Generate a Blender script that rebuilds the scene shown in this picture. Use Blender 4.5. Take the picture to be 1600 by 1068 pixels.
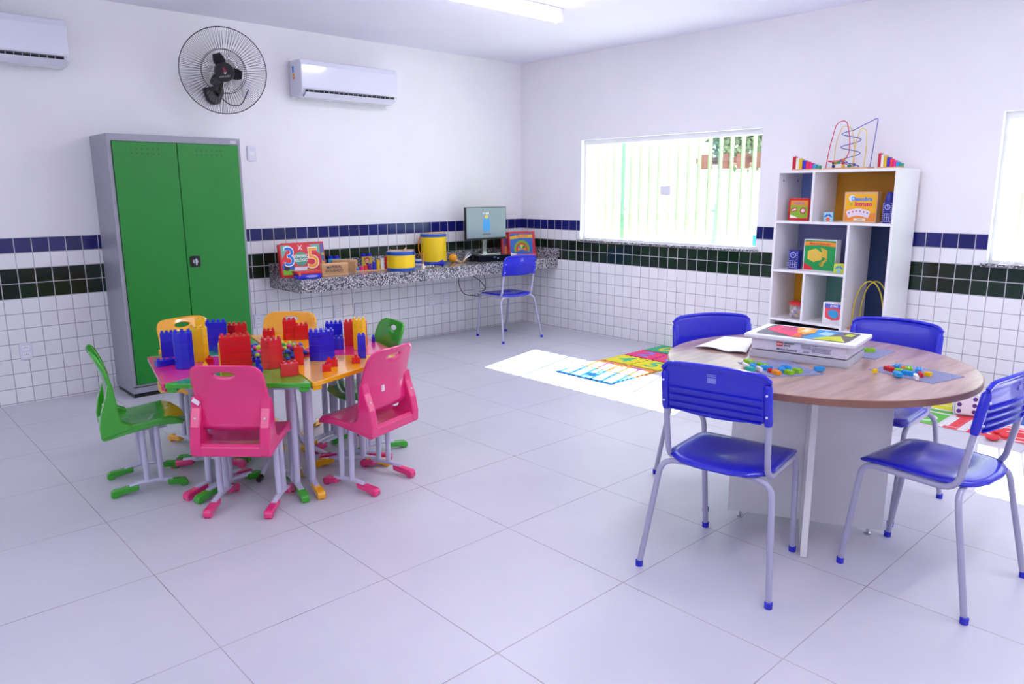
import bpy, bmesh, math, random
from mathutils import Matrix, Vector
for o in list(bpy.data.objects): bpy.data.objects.remove(o)
SC = bpy.context.scene
COL = SC.collection
PI = math.pi
R = math.radians
rnd = random.Random(7)

# ---------------------------------------------------------------- camera
CAM = Vector((-5.7137, -5.9894, 1.4402))
RT = Vector((0.73189, -0.68141, -0.00425)).normalized()
UP0 = Vector((0.13866, 0.14282, 0.97999))
FW = UP0.cross(RT).normalized()
UPV = RT.cross(FW).normalized()
FPX = 1161.5
cd = bpy.data.cameras.new('camera'); cam = bpy.data.objects.new('camera', cd); COL.objects.link(cam)
cd.sensor_width = 36; cd.lens = FPX / 1600 * 36; cd.clip_start = 0.05; cd.clip_end = 200
cam.matrix_world = Matrix.Translation(CAM) @ Matrix((RT, UPV, -FW)).transposed().to_4x4()
SC.camera = cam

def at(px, py, z=0.0):          # point of the horizontal plane z seen at a place of the photograph
    d = RT * ((px - 800) / FPX) - UPV * ((py - 534) / FPX) + FW
    t = (z - CAM.z) / d.z
    return CAM + d * t
def aty(px, py, y=0.0):         # the same on a plane parallel to the left wall
    d = RT * ((px - 800) / FPX) - UPV * ((py - 534) / FPX) + FW
    return CAM + d * ((y - CAM.y) / d.y)

# ---------------------------------------------------------------- view, world, sun
SC.view_settings.view_transform = 'Standard'
SC.view_settings.look = 'None'
SC.view_settings.gamma = 1
SC.view_settings.use_curve_mapping = False
SC.view_settings.exposure = 0.10
W = bpy.data.worlds.new('world'); SC.world = W; W.use_nodes = True
bg = W.node_tree.nodes['Background']
bg.inputs[0].default_value = (0.90, 0.88, 1.0, 1); bg.inputs[1].default_value = 3.6
sd = bpy.data.lights.new('sun', 'SUN'); sd.energy = 38.0; sd.angle = R(0.53); sd.color = (1, 0.95, 0.96)
sun = bpy.data.objects.new('sun', sd); COL.objects.link(sun)
SUN = Vector((-1.0, -0.265, -1.0)).normalized()
sun.rotation_euler = SUN.to_track_quat('-Z', 'Y').to_euler(); sun.location = (4, 1, 5)
LAMP_POWER = 12.0
LAMP_COL = (0.95, 0.92, 1.0)

# ---------------------------------------------------------------- materials
def S(c):
    if isinstance(c, str):
        c = c.lstrip('#'); c = [int(c[i:i+2], 16) / 255 for i in (0, 2, 4)]
    return tuple(((x / 12.92) if x <= 0.04045 else ((x + 0.055) / 1.055) ** 2.4) for x in c) + (1,)
MATS = {}
def mat(name, c, rough=0.5, metal=0, coat=0, noise=0, nscale=20, bump=0, alpha=None, emit=None, spec=None):
    if name in MATS: return MATS[name]
    m = bpy.data.materials.new(name); m.use_nodes = True; MATS[name] = m
    nt = m.node_tree; b = nt.nodes['Principled BSDF']
    c = S(c)
    b.inputs['Base Color'].default_value = c; b.inputs['Roughness'].default_value = rough
    b.inputs['Metallic'].default_value = metal; b.inputs['Coat Weight'].default_value = coat
    b.inputs['Coat Roughness'].default_value = 0.05
    if spec is not None: b.inputs['Specular IOR Level'].default_value = spec
    if noise or bump:
        tc = nt.nodes.new('ShaderNodeTexCoord'); n = nt.nodes.new('ShaderNodeTexNoise')
        n.inputs['Scale'].default_value = nscale; n.inputs['Detail'].default_value = 4
        nt.links.new(tc.outputs['Object'], n.inputs['Vector'])
        if noise:
            r = nt.nodes.new('ShaderNodeValToRGB')
            r.color_ramp.elements[0].position = 0.3; r.color_ramp.elements[1].position = 0.7
            r.color_ramp.elements[0].color = tuple(x * (1 - noise) for x in c[:3]) + (1,)
            r.color_ramp.elements[1].color = tuple(min(1, x * (1 + noise)) for x in c[:3]) + (1,)
            nt.links.new(n.outputs['Fac'], r.inputs['Fac']); nt.links.new(r.outputs['Color'], b.inputs['Base Color'])
        if bump:
            bp = nt.nodes.new('ShaderNodeBump'); bp.inputs['Strength'].default_value = bump; bp.inputs['Distance'].default_value = 0.002
            nt.links.new(n.outputs['Fac'], bp.inputs['Height']); nt.links.new(bp.outputs['Normal'], b.inputs['Normal'])
    if emit:
        b.inputs['Emission Color'].default_value = S(emit[0]); b.inputs['Emission Strength'].default_value = emit[1]
    return m
def glassy(name, tint, gloss=0.08):
    m = bpy.data.materials.new(name); m.use_nodes = True; MATS[name] = m
    nt = m.node_tree; nt.nodes.clear()
    o = nt.nodes.new('ShaderNodeOutputMaterial'); t = nt.nodes.new('ShaderNodeBsdfTransparent'); g = nt.nodes.new('ShaderNodeBsdfGlossy')
    t.inputs[0].default_value = tint; g.inputs['Roughness'].default_value = 0.02
    mx = nt.nodes.new('ShaderNodeMixShader'); mx.inputs[0].default_value = gloss
    nt.links.new(t.outputs[0], mx.inputs[1]); nt.links.new(g.outputs[0], mx.inputs[2])
    nt.links.new(mx.outputs[0], o.inputs[0]); return m
def clearplastic(name, c, alpha):
    m = mat(name, c, 0.25); m.node_tree.nodes['Principled BSDF'].inputs['Alpha'].default_value = alpha; return m

class NT:
    def __init__(s, name, rough=0.3):
        s.m = bpy.data.materials.new(name); s.m.use_nodes = True; MATS[name] = s.m
        s.t = s.m.node_tree; s.b = s.t.nodes['Principled BSDF']; s.b.inputs['Roughness'].default_value = rough
        tc = s.t.nodes.new('ShaderNodeTexCoord'); s.obj = tc.outputs['Object']
    def n(s, k, **kw):
        x = s.t.nodes.new(k)
        for a, v in kw.items(): setattr(x, a, v)
        return x
    def L(s, a, b): s.t.links.new(a, b)
    def math(s, op, a, b=None, c=None):
        x = s.n('ShaderNodeMath', operation=op)
        for i, v in enumerate((a, b, c)):
            if v is None: continue
            if isinstance(v, (int, float)): x.inputs[i].default_value = v
            else: s.L(v, x.inputs[i])
        return x.outputs[0]
    def mix(s, f, a, b):
        x = s.n('ShaderNodeMix', data_type='RGBA')
        for i, v in ((0, f), (6, a), (7, b)):
            if isinstance(v, (int, float)): x.inputs[i].default_value = v
            elif isinstance(v, tuple): x.inputs[i].default_value = v
            else: s.L(v, x.inputs[i])
        return x.outputs[2]
    def noise(s, scale, detail=3, vec=None):
        x = s.n('ShaderNodeTexNoise'); x.inputs['Scale'].default_value = scale; x.inputs['Detail'].default_value = detail
        s.L(vec or s.obj, x.inputs['Vector']); return x.outputs['Fac']
    def ramp(s, f, stops):
        x = s.n('ShaderNodeValToRGB'); s.L(f, x.inputs[0]); e = x.color_ramp.elements
        while len(e) < len(stops): e.new(0.5)
        for i, (p, c) in enumerate(stops): e[i].position = p; e[i].color = c
        return x.outputs[0]
    def bump(s, h, st=0.3, d=0.002):
        x = s.n('ShaderNodeBump'); x.inputs['Strength'].default_value = st; x.inputs['Distance'].default_value = d
        s.L(h, x.inputs['Height']); s.L(x.outputs[0], s.b.inputs['Normal'])

T = 0.103
def tile_material(name, axis):
    k = NT(name, 0.18)
    sp = k.n('ShaderNodeSeparateXYZ'); k.L(k.obj, sp.inputs[0])
    u = k.math('DIVIDE', sp.outputs[axis], T); v = k.math('DIVIDE', k.math('SUBTRACT', sp.outputs[2], 0.0113), T)
    fu = k.math('FRACT', k.math('ADD', u, 200.0)); fv = k.math('FRACT', k.math('ADD', v, 20.0))
    du = k.math('ABSOLUTE', k.math('SUBTRACT', fu, 0.5)); dv = k.math('ABSOLUTE', k.math('SUBTRACT', fv, 0.5))
    g = k.math('GREATER_THAN', k.math('MAXIMUM', du, dv), 0.474)
    row = k.math('FLOOR', v)
    green = k.math('MULTIPLY', k.math('GREATER_THAN', row, 6.5), k.math('LESS_THAN', row, 8.5))
    navy = k.math('GREATER_THAN', row, 9.5)
    wn = k.n('ShaderNodeTexWhiteNoise', noise_dimensions='2D')
    cmb = k.n('ShaderNodeCombineXYZ'); k.L(k.math('FLOOR', u), cmb.inputs[0]); k.L(row, cmb.inputs[1]); k.L(cmb.outputs[0], wn.inputs['Vector'])
    white = k.mix(wn.outputs['Value'], S('#e8e7ec'), S('#efeef3'))
    grn = k.mix(wn.outputs['Value'], S('#12241a'), S('#1a3022'))
    nav = k.mix(wn.outputs['Value'], S('#161a5c'), S('#1e2270'))
    c = k.mix(green, white, grn); c = k.mix(navy, c, nav)
    dark = k.math('MAXIMUM', green, navy)
    gc = k.mix(dark, S('#a6a4ae'), S('#b9b7c0'))
    c = k.mix(g, c, gc); k.L(c, k.b.inputs['Base Color'])
    k.L(k.math('ADD', k.math('MULTIPLY', g, 0.6), 0.14), k.b.inputs['Roughness'])
    k.bump(k.math('SUBTRACT', 1.0, g), 0.35, 0.0015)
    return k.m
TILE_X = tile_material('wall_tile_left', 0); TILE_Y = tile_material('wall_tile_right', 1)

def floor_material():
    k = NT('floor_tile', 0.2)
    sp = k.n('ShaderNodeSeparateXYZ'); k.L(k.obj, sp.inputs[0])
    u = k.math('DIVIDE', k.math('ADD', sp.outputs[0], 3.042), 0.632); v = k.math('DIVIDE', k.math('ADD', sp.outputs[1], 3.765), 0.636)
    fu = k.math('FRACT', k.math('ADD', u, 50.5)); fv = k.math('FRACT', k.math('ADD', v, 50.5))
    du = k.math('ABSOLUTE', k.math('SUBTRACT', fu, 0.5)); dv = k.math('ABSOLUTE', k.math('SUBTRACT', fv, 0.5))
    g = k.math('LESS_THAN', k.math('MINIMUM', du, dv), 0.003)
    n1 = k.noise(1.6, 5); n2 = k.noise(11, 4)
    wn = k.n('ShaderNodeTexWhiteNoise', noise_dimensions='2D'); cmb = k.n('ShaderNodeCombineXYZ')
    k.L(k.math('FLOOR', k.math('ADD', u, 0.5)), cmb.inputs[0]); k.L(k.math('FLOOR', k.math('ADD', v, 0.5)), cmb.inputs[1]); k.L(cmb.outputs[0], wn.inputs['Vector'])
    base = k.ramp(n1, [(0.3, S('#cac8d4')), (0.7, S('#d4d2dc'))])
    base = k.mix(k.math('MULTIPLY', wn.outputs['Value'], 0.25), base, S('#c6c5d3'))
    base = k.mix(k.math('MULTIPLY', n2, 0.15), base, S('#b4b2c6'))
    gr = k.ramp(k.noise(5, 5), [(0.42, S('#b0acb2')), (0.68, S('#868086'))])
    k.L(k.mix(g, base, gr), k.b.inputs['Base Color'])
    k.L(k.math('ADD', k.math('MULTIPLY', n2, 0.1), k.math('ADD', 0.3, k.math('MULTIPLY', g, 0.4))), k.b.inputs['Roughness'])
    k.bump(k.math('SUBTRACT', 1.0, g), 0.3, 0.001)
    return k.m
def granite_material():
    k = NT('granite', 0.1)
    v = k.n('ShaderNodeTexVoronoi'); v.inputs['Scale'].default_value = 135; k.L(k.obj, v.inputs['Vector'])
    sp = k.n('ShaderNodeSeparateColor'); k.L(v.outputs['Color'], sp.inputs[0])
    c = k.ramp(sp.outputs[0], [(0.0, S('#1c1c22')), (0.30, S('#2a2a31')), (0.36, S('#7d7b84')), (0.60, S('#8f8d96')), (0.66, S('#d9d7de')), (1.0, S('#e8e6ec'))])
    c.node.color_ramp.interpolation = 'CONSTANT'
    c = k.mix(k.math('MULTIPLY', k.noise(260, 2), 0.5), c, S('#6a6870'))
    k.L(c, k.b.inputs['Base Color']); return k.m
def wood_top_material():
    k = NT('walnut_laminate', 0.22)
    mp = k.n('ShaderNodeMapping'); mp.inputs['Rotation'].default_value = (0, 0, R(-25)); mp.inputs['Scale'].default_value = (1.2, 9, 9)
    k.L(k.obj, mp.inputs[0])
    n = k.noise(2.2, 6, mp.outputs[0]); n2 = k.noise(14, 3, mp.outputs[0])
    c = k.ramp(n, [(0.3, S('#94766f')), (0.5, S('#ae9189')), (0.7, S('#bfa49e'))])
    c = k.mix(k.math('MULTIPLY', n2, 0.3), c, S('#6d4f47'))
    k.L(c, k.b.inputs['Base Color']); return k.m

WALL = mat('wall_paint', '#efedf1', 0.7, noise=0.015, nscale=3, bump=0.05)
CEIL = mat('ceiling_paint', '#ebe9f7', 0.8, noise=0.01, nscale=2)
FLOOR = floor_material(); GRANITE = granite_material(); WALNUT = wood_top_material()
ALU = mat('white_aluminium', '#e9e9ee', 0.35)
GLASS = glassy('window_glass', (0.93, 0.98, 0.97, 1)); GLASS2 = glassy('glass_edge', (0.80, 0.90, 0.95, 1))
GREYM = mat('grey_enamel', '#9a99a8', 0.35, noise=0.04, nscale=30)
DOORG = mat('cabinet_green', '#0f8228', 0.38, noise=0.03, nscale=6)
CHG = mat('leg_grey_enamel', '#a9a7c4', 0.3, coat=0.3)
BLU = mat('blue_plastic', '#1c22c8', 0.25, coat=0.3)
PINK = mat('pink_plastic', '#ea2c7c', 0.18, coat=0.5)
GRN = mat('green_plastic', '#35a822', 0.18, coat=0.5)
YEL = mat('yellow_plastic', '#f6ac08', 0.18, coat=0.5)
LEGW = mat('white_lilac_enamel', '#c8c6e0', 0.3, coat=0.3)
BRICKC = {'r': mat('brick_red', '#d8141c', 0.25, coat=0.3), 'b': mat('brick_blue', '#1c20cc', 0.25, coat=0.3), 'y': mat('brick_yellow', '#f8c410', 0.25, coat=0.3)}
LC = {'green': mat('small_brick_green', '#8cc81e', 0.25), 'azure': mat('small_brick_azure', '#1e96dc', 0.25), 'red': mat('small_brick_red', '#d2202c', 0.25),
      'white': mat('small_brick_white', '#f2f2f4', 0.25), 'yellow': mat('small_brick_yellow', '#f6c81c', 0.25), 'turquoise': mat('small_brick_turquoise', '#28b8a8', 0.25), 'orange': mat('small_brick_orange', '#f09414', 0.25)}
BLACK = mat('black_plastic', '#101014', 0.3); WHITE = mat('white_plastic', '#ececf2', 0.3); MELA = mat('white_melamine', '#e8e6ea', 0.35)
SILV = mat('silver_metal', '#c6c6cc', 0.2, metal=1); WOOD = mat('light_wood', '#d9ab7c', 0.5, noise=0.08, nscale=30); RED = mat('toy_red', '#d21e2c', 0.3)
YELT = mat('toy_yellow', '#f2cc10', 0.35); BLUT = mat('toy_blue', '#1c4ca8', 0.35); NAVY = mat('toy_navy', '#20248c', 0.35)
def C_(hexv, rough=0.45): return mat('paint_' + hexv.strip('#'), hexv, rough)

# ---------------------------------------------------------------- geometry helpers
class MB:
    def __init__(s): s.v = []; s.f = []; s.mi = []; s.M = Matrix(); s.m = 0
    def _add(s, vs, fs):
        n = len(s.v); s.v += [tuple(s.M @ Vector(p)) for p in vs]
        s.f += [tuple(i + n for i in f) for f in fs]; s.mi += [s.m] * len(fs); return s
    def box(s, x0, x1, y0, y1, z0, z1):
        return s._add([(x0,y0,z0),(x1,y0,z0),(x1,y1,z0),(x0,y1,z0),(x0,y0,z1),(x1,y0,z1),(x1,y1,z1),(x0,y1,z1)],
                      [(0,3,2,1),(4,5,6,7),(0,1,5,4),(1,2,6,5),(2,3,7,6),(3,0,4,7)])
    def prism(s, poly, z0, z1, top=None):     # polygon in xy, extruded in z
        n = len(poly); t = top or poly
        return s._add([(x,y,z0) for x,y in poly] + [(x,y,z1) for x,y in t],
                      [tuple(range(n))[::-1], tuple(range(n, 2*n))] + [(i,(i+1)%n,(i+1)%n+n,i+n) for i in range(n)])
    def slab(s, poly, y0, y1):                # polygon in xz, extruded in y
        n = len(poly)
        return s._add([(x,y0,z) for x,z in poly] + [(x,y1,z) for x,z in poly],
                      [tuple(range(n)), tuple(range(n, 2*n))[::-1]] + [((i+1)%n,i,i+n,(i+1)%n+n) for i in range(n)])
    def side(s, poly, x0, x1):                # polygon in yz, extruded in x
        n = len(poly)
        return s._add([(x0,y,z) for y,z in poly] + [(x1,y,z) for y,z in poly],
                      [tuple(range(n)), tuple(range(n, 2*n))[::-1]] + [((i+1)%n,i,i+n,(i+1)%n+n) for i in range(n)])
    def cyl(s, p0, p1, r, r2=None, n=16): return s.tube([p0, p1], [r, r if r2 is None else r2], n)
    def tube(s, pts, r, n=10, sx=1.0, closed=False):
        pts = [Vector(p) for p in pts]; k = len(pts)
        rs = r if isinstance(r, (list, tuple)) else [r] * k
        vs = []; fs = []; up = None
        for i, p in enumerate(pts):
            if closed: t = pts[(i+1) % k] - pts[i-1]
            else: t = pts[min(i+1, k-1)] - pts[max(i-1, 0)]
            t.normalize()
            if up is None: up = Vector((0,0,1)) if abs(t.z) < 0.9 else Vector((1,0,0))
            a = t.cross(up).normalized(); b = a.cross(t).normalized(); up = b
            vs += [tuple(p + (a * math.cos(2*PI*j/n) * sx + b * math.sin(2*PI*j/n)) * rs[i]) for j in range(n)]
        for i in range(k if closed else k-1):
            for j in range(n):
                a0 = i*n+j; a1 = i*n+(j+1)%n; b0 = ((i+1)%k)*n+j; b1 = ((i+1)%k)*n+(j+1)%n
                fs.append((a0,a1,b1,b0))
        if not closed: fs += [tuple(range(n))[::-1], tuple(range((k-1)*n, k*n))]
        return s._add(vs, fs)
    def lathe(s, prof, c=(0,0,0), n=24):      # profile of (r, z)
        vs = []; fs = []; k = len(prof)
        for r_, z in prof: vs += [(c[0]+r_*math.cos(2*PI*j/n), c[1]+r_*math.sin(2*PI*j/n), c[2]+z) for j in range(n)]
        for i in range(k-1):
            for j in range(n): fs.append((i*n+j, i*n+(j+1)%n, (i+1)*n+(j+1)%n, (i+1)*n+j))
        fs += [tuple(range(n))[::-1], tuple(range((k-1)*n, k*n))]
        return s._add(vs, fs)
    def ball(s, c, r, n=12, sz=1.0):
        k = n//2
        return s.lathe([(max(1e-4, r*math.sin(PI*i/k)), -r*sz*math.cos(PI*i/k)) for i in range(k+1)], c, n)
    def grid(s, fn, nu, nv):
        vs = [tuple(fn(i/nu, j/nv)) for j in range(nv+1) for i in range(nu+1)]
        fs = [(j*(nu+1)+i, j*(nu+1)+i+1, (j+1)*(nu+1)+i+1, (j+1)*(nu+1)+i) for j in range(nv) for i in range(nu)]
        return s._add(vs, fs)
    def build(s, name, mats, parent=None, smooth=False, bevel=0, solid=0, seg=2):
        me = bpy.data.meshes.new(name); me.from_pydata(s.v, [], s.f)
        if not isinstance(mats, (list, tuple)): mats = [mats]
        for m in mats: me.materials.append(m)
        for p, i in zip(me.polygons, s.mi): p.material_index = i
        bm = bmesh.new(); bm.from_mesh(me); bmesh.ops.recalc_face_normals(bm, faces=bm.faces[:]); bm.to_mesh(me); bm.free()
        if smooth: me.polygons.foreach_set('use_smooth', [True] * len(me.polygons)); me.set_sharp_from_angle(angle=R(38))
        o = bpy.data.objects.new(name, me); COL.objects.link(o)
        if parent: o.parent = parent
        if solid:
            q = o.modifiers.new('s', 'SOLIDIFY'); q.thickness = solid; q.offset = 0
        if bevel:
            q = o.modifiers.new('b', 'BEVEL'); q.width = bevel; q.segments = seg; q.limit_method = 'ANGLE'; q.angle_limit = R(35)
        return o
def fillet(pts, r, k=5):
    pts = [Vector(p) for p in pts]; out = [pts[0]]
    for i in range(1, len(pts)-1):
        p = pts[i]; a = pts[i-1]-p; b = pts[i+1]-p; rr = min(r, a.length*0.48, b.length*0.48)
        a = p + a.normalized()*rr; b = p + b.normalized()*rr
        for j in range(k+1):
            t = j/k; out.append(a*(1-t)**2 + p*2*t*(1-t) + b*t*t)
    return out + [pts[-1]]
def rrect(x0, x1, y0, y1, r, k=5):
    out = []
    for cx, cy, a in ((x1-r,y0+r,-90),(x1-r,y1-r,0),(x0+r,y1-r,90),(x0+r,y0+r,180)):
        out += [(cx+r*math.cos(R(a+90*j/k)), cy+r*math.sin(R(a+90*j/k))) for j in range(k+1)]
    return out
def circ(cx, cy, r, n=20, ry=None): return [(cx+r*math.cos(2*PI*j/n), cy+(ry or r)*math.sin(2*PI*j/n)) for j in range(n)]
def thing(name, label, cat, loc=(0,0,0), rotz=0, group=None):
    o = bpy.data.objects.new(name, None); COL.objects.link(o); o.empty_display_size = 0.05
    o.location = loc; o.rotation_euler = (0,0,rotz); o['label'] = label; o['category'] = cat
    if group: o['group'] = group
    return o
def tag(o, label, cat, group=None, kind=None):
    o['label'] = label; o['category'] = cat
    if group: o['group'] = group
    if kind: o['kind'] = kind
    return o
def struct(name, mb, m, parent=None, label=None, **k):
    o = mb.build(name, m, parent, **k)
    if parent is None: o['kind'] = 'structure'
    if label: o['label'] = label
    return o
def dup(root, loc, rotz, label, group=None):
    def cp(o, par):
        c = o.copy(); COL.objects.link(c); c.parent = par
        for ch in o.children: cp(ch, c)
        return c
    r = cp(root, None); r.location = loc; r.rotation_euler = (0,0,rotz); r['label'] = label
    if group: r['group'] = group
    return r
def text(body, name, m, parent, loc, size, depth=0.0004, rotx=90, rotz=0, sx=1.0, shear=0, bold=0.0, align='CENTER'):
    cu = bpy.data.curves.new(name, 'FONT'); cu.body = body; cu.size = size; cu.extrude = depth; cu.align_x = align; cu.align_y = 'CENTER'
    cu.shear = shear; cu.offset = bold; cu.resolution_u = 3
    t = bpy.data.objects.new(name, cu); COL.objects.link(t)
    bpy.context.view_layer.update()
    me = bpy.data.meshes.new_from_object(t.evaluated_get(bpy.context.evaluated_depsgraph_get()))
    bpy.data.objects.remove(t); bpy.data.curves.remove(cu)
    o = bpy.data.objects.new(name, me); COL.objects.link(o); me.materials.clear(); me.materials.append(m)
    if parent: o.parent = parent
    o.location = loc; o.rotation_euler = (R(rotx), 0, R(rotz)); o.scale = (sx, 1, 1)
    return o

# ================================================================ ROOM
XW, YW, H = -7.4, -7.6, 2.75
struct('floor', MB().box(XW-.15, 0.15, YW-.15, 0.15, -0.1, 0), FLOOR)
struct('ceiling', MB().box(XW-.15, 0.15, YW-.15, 0.15, H, H+0.1), CEIL)
struct('wall_left', MB().box(XW-.15, 0.15, 0.0, 0.15, 0, H), WALL)
BW = (-5.6, -1.0, 1.35, 2.35)      # unseen window band, added behind the camera to let in fill light
struct('wall_back', MB().box(XW-.15, XW, YW, 0, 0, BW[2]).box(XW-.15, XW, YW, 0, BW[3], H).box(XW-.15, XW, YW, BW[0], BW[2], BW[3]).box(XW-.15, XW, BW[1], 0, BW[2], BW[3]), WALL)
w3 = MB()
for k in range(5): w3.box(XW-.1, XW-.05, BW[0]+(BW[1]-BW[0]-.04)*k/4, BW[0]+(BW[1]-BW[0]-.04)*k/4+.04, BW[2]+.04, BW[3]-.04)
w3.box(XW-.1, XW-.05, BW[0], BW[1], BW[2], BW[2]+.04).box(XW-.1, XW-.05, BW[0], BW[1], BW[3]-.04, BW[3])
w3 = struct('window_3', w3, ALU)
MB().box(XW-.078, XW-.072, BW[0]+.04, BW[1]-.04, BW[2]+.04, BW[3]-.04).build('window_pane', GLASS, w3)
struct('wall_front', MB().box(XW-.15, 0.15, YW-.15, YW, 0, H), WALL)
SZ, HZ = 0.952, 1.93
WINS = [(-0.87, -2.82), (-4.505, -6.45)]
m = MB().box(0, 0.15, YW, 0, 0, SZ-.02).box(0, 0.15, YW, 0, HZ, H)
for a, b in ((0, WINS[0][0]), (WINS[0][1], WINS[1][0]), (WINS[1][1], YW)): m.box(0, 0.15, b, a, SZ-.02, HZ)
struct('wall_right', m, WALL)
WT = 1.1443
struct('trim_1', MB().box(XW, -0.007, -0.007, -0.0005, 0, WT), TILE_X)
m = MB().box(-0.007, -0.0005, YW, -0.007, 0, SZ-.025)
for a, b in ((-0.007, WINS[0][0]+.005), (WINS[0][1]-.005, WINS[1][0]+.005), (WINS[1][1]-.005, YW)): m.box(-0.007, -0.0005, b, a, SZ-.025, WT)
struct('trim_2', m, TILE_Y)
for i, (a, b) in enumerate(WINS):
    w = MB()
    w.box(0.055, 0.125, b, a, HZ-.045, HZ).box(0.055, 0.125, b, a, SZ, SZ+.02).box(0.055, 0.125, a-.02, a, SZ+.02, HZ-.045).box(0.055, 0.125, b, b+.02, SZ+.02, HZ-.045)
    win = struct(f'window_{i+1}', w, ALU)
    L = a - b
    for n_, (s0, s1, xx) in enumerate(((a-.02, a-.5, 0.11), (a-.45, a-L/2-.0015, 0.085), (a-L/2+.0015, b+.45, 0.085), (b+.5, b+.02, 0.11))):
        MB().box(xx-.004, xx+.004, min(s0,s1), max(s0,s1), SZ+.02, HZ-.045).build('window_pane', GLASS, win)
    for yy in (a-.475, b+.475):
        MB().box(0.084, 0.112, yy-.025, yy+.025, SZ+.02, HZ-.045).build('overlap_strip', GLASS2, win)
    MB().box(0.072, 0.082, a-L/2-.055, a-L/2+.055, 1.395, 1.48).box(0.078, 0.090, a-L/2-.004, a-L/2+.004, SZ+.02, HZ-.045).build('window_lock', mat('lock_grey', '#e6e4f0', 0.4), win)
    MB().box(-0.022, 0.15, b-.03, a+.03, SZ-.02, SZ).build('window_sill', GRANITE, win)
# a small cyan sticker on the glass of the first window
tag(MB().box(0.098, 0.1008, -2.79, -2.735, 0.975, 1.065).build('sticker', C_('#5ad8ea'), None), 'small cyan sticker at the bottom right corner of the window left of the shelf', 'sticker')

# ---- outside the windows
BARG = mat('railing_green', '#94bc84', 0.6)
def grille(a, b, label):
    t = thing('window_grille', label, 'window bars', (0.27, (a+b)/2, 0), 0, 'green bars outside the windows')
    L = (a-b)/2 + .12
    for z in (0.78, 2.1): MB().box(-.015, .015, -L, L, z-.015, z+.015).build('rail', BARG, t)
    n = int(2*L/0.105)
    for k in range(n+1):
        y = -L + k*2*L/n
        MB().box(-.022, .022, y-.006, y+.006, 0.76, 2.12).build('bar', BARG, t)
    for s in (-1, 1): MB().box(-.1, 0, s*L-.01, s*L+.01, 0.78, 0.80).box(-.1, 0, s*L-.01, s*L+.01, 2.08, 2.10).build('bracket', BARG, t)
grille(*WINS[0], 'green vertical bars outside the window left of the shelf')
grille(*WINS[1], 'green vertical bars outside the window at the right edge of the photo')
o = MB().box(0.15, 30, -20, 20, -0.25, -0.15).build('ground', mat('pale_concrete', '#d6d4cc', 0.9, noise=0.05, nscale=3)); o['kind'] = 'structure'
t = thing('garden_wall', 'white outer wall seen through the window bars', 'wall', (11, 0, -.15))
MB().box(0, .2, -14, 16, 0, 1.75).build('panel', mat('outer_wall_white', '#f2f0ea', 0.9), t)
MB().box(-.04, .24, -14, 16, 1.75, 1.82).build('coping', mat('outer_wall_white', '#f2f0ea', 0.9), t)
t = thing('pergola', 'brown wooden roof edge seen through the right pane of the window', 'pergola', (6.0, 0.9, -.15))
BRN = mat('brown_timber', '#6a4438', 0.8, noise=0.2, nscale=4)
for k in range(7):
    MB().box(-.06, .06, -1.6+k*.36, -1.42+k*.36, 1.95+.0*k, 2.20).build('roof_board', BRN, t)
MB().box(0.05, 2.2, -1.8, .9, 2.05, 2.15).build('roof', BRN, t)
for yy in (-1.4, .6): MB().box(1.9, 2.0, yy, yy+.1, 0, 2.05).build('post', mat('outer_wall_white', '#f2f0ea', 0.9), t)
t = thing('green_fence', 'low green metal fence beyond the window grille', 'fence', (4.5, 0, -.15))
for z in (0.35, 1.28): MB().box(-.02, .02, -1.9, 2.4, z-.02, z+.02).build('rail', BARG, t)
for k in range(36): MB().box(-.01, .01, -1.9+k*.12, -1.885+k*.12, 0, 1.4).build('bar', BARG, t)
def tree(x, y, h, rad, seed, label):
    q = random.Random(seed); t = thing('tree', label, 'tree', (x, y, -.15), 0, 'trees outside the window')
    MB().tube([(0,0,0),(.05,.02,h*.4),(0,.06,h*.75)], [.12,.09,.05], 8).build('trunk', mat('bark', '#c8c0b4', 0.9), t)
    mb = MB()
    for _ in range(1500):
        d = Vector((q.gauss(0,1), q.gauss(0,1), q.gauss(0,1))).normalized() * rad * q.random()**.45
        c = Vector((d.x, d.y, h*.8 + d.z*.8)); a = Vector((q.uniform(-1,1), q.uniform(-1,1), q.uniform(-1,1))).normalized()*.09; b = a.cross(Vector((q.random(),q.random(),1))).normalized()*.05
        mb._add([c-a, c+b, c+a, c-b], [(0,1,2,3)])
    mb.build('foliage', mat('leaf_green', '#5a6e4c', 0.7, noise=0.2, nscale=2), t)
tree(10.2, 3.2, 3.4, .9, 3, 'leafy tree above the brown pergola roof, seen through the window')

# ---- ceiling lights
def tube_light(x, y, label, pw=1):
    t = thing('ceiling_light', label, 'ceiling light', (x, y, H), 0, 'fluorescent ceiling lights')
    MB().box(-.62, .62, -.035, .035, -.035, -.001).build('housing', ALU, t, bevel=.004)
    for s in (-1, 1): MB().box(s*.60-.012, s*.60+.012, -.034, .034, -.098, -.03).build('end_cap', ALU, t, bevel=.004)
    MB().cyl((-.59,0,-.066), (.59,0,-.066), .030, n=16).build('glowing_tube', mat('lamp_glow' if pw > .9 else 'lamp_glow_dim', '#ffffff', 0.4, emit=('#f4f0ff', (17.0 if pw > .9 else 4.5))), t, smooth=True)
    ld = bpy.data.lights.new('tube_lamp', 'AREA'); ld.shape = 'RECTANGLE'; ld.size = 1.16; ld.size_y = .06; ld.energy = LAMP_POWER * pw; ld.color = LAMP_COL
    lo = bpy.data.objects.new('tube_lamp', ld); COL.objects.link(lo); lo.parent = t; lo.location = (0,0,-.101)
tube_light(-2.07, -1.95, 'white ceiling tube light visible at the top edge of the photo')
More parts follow.
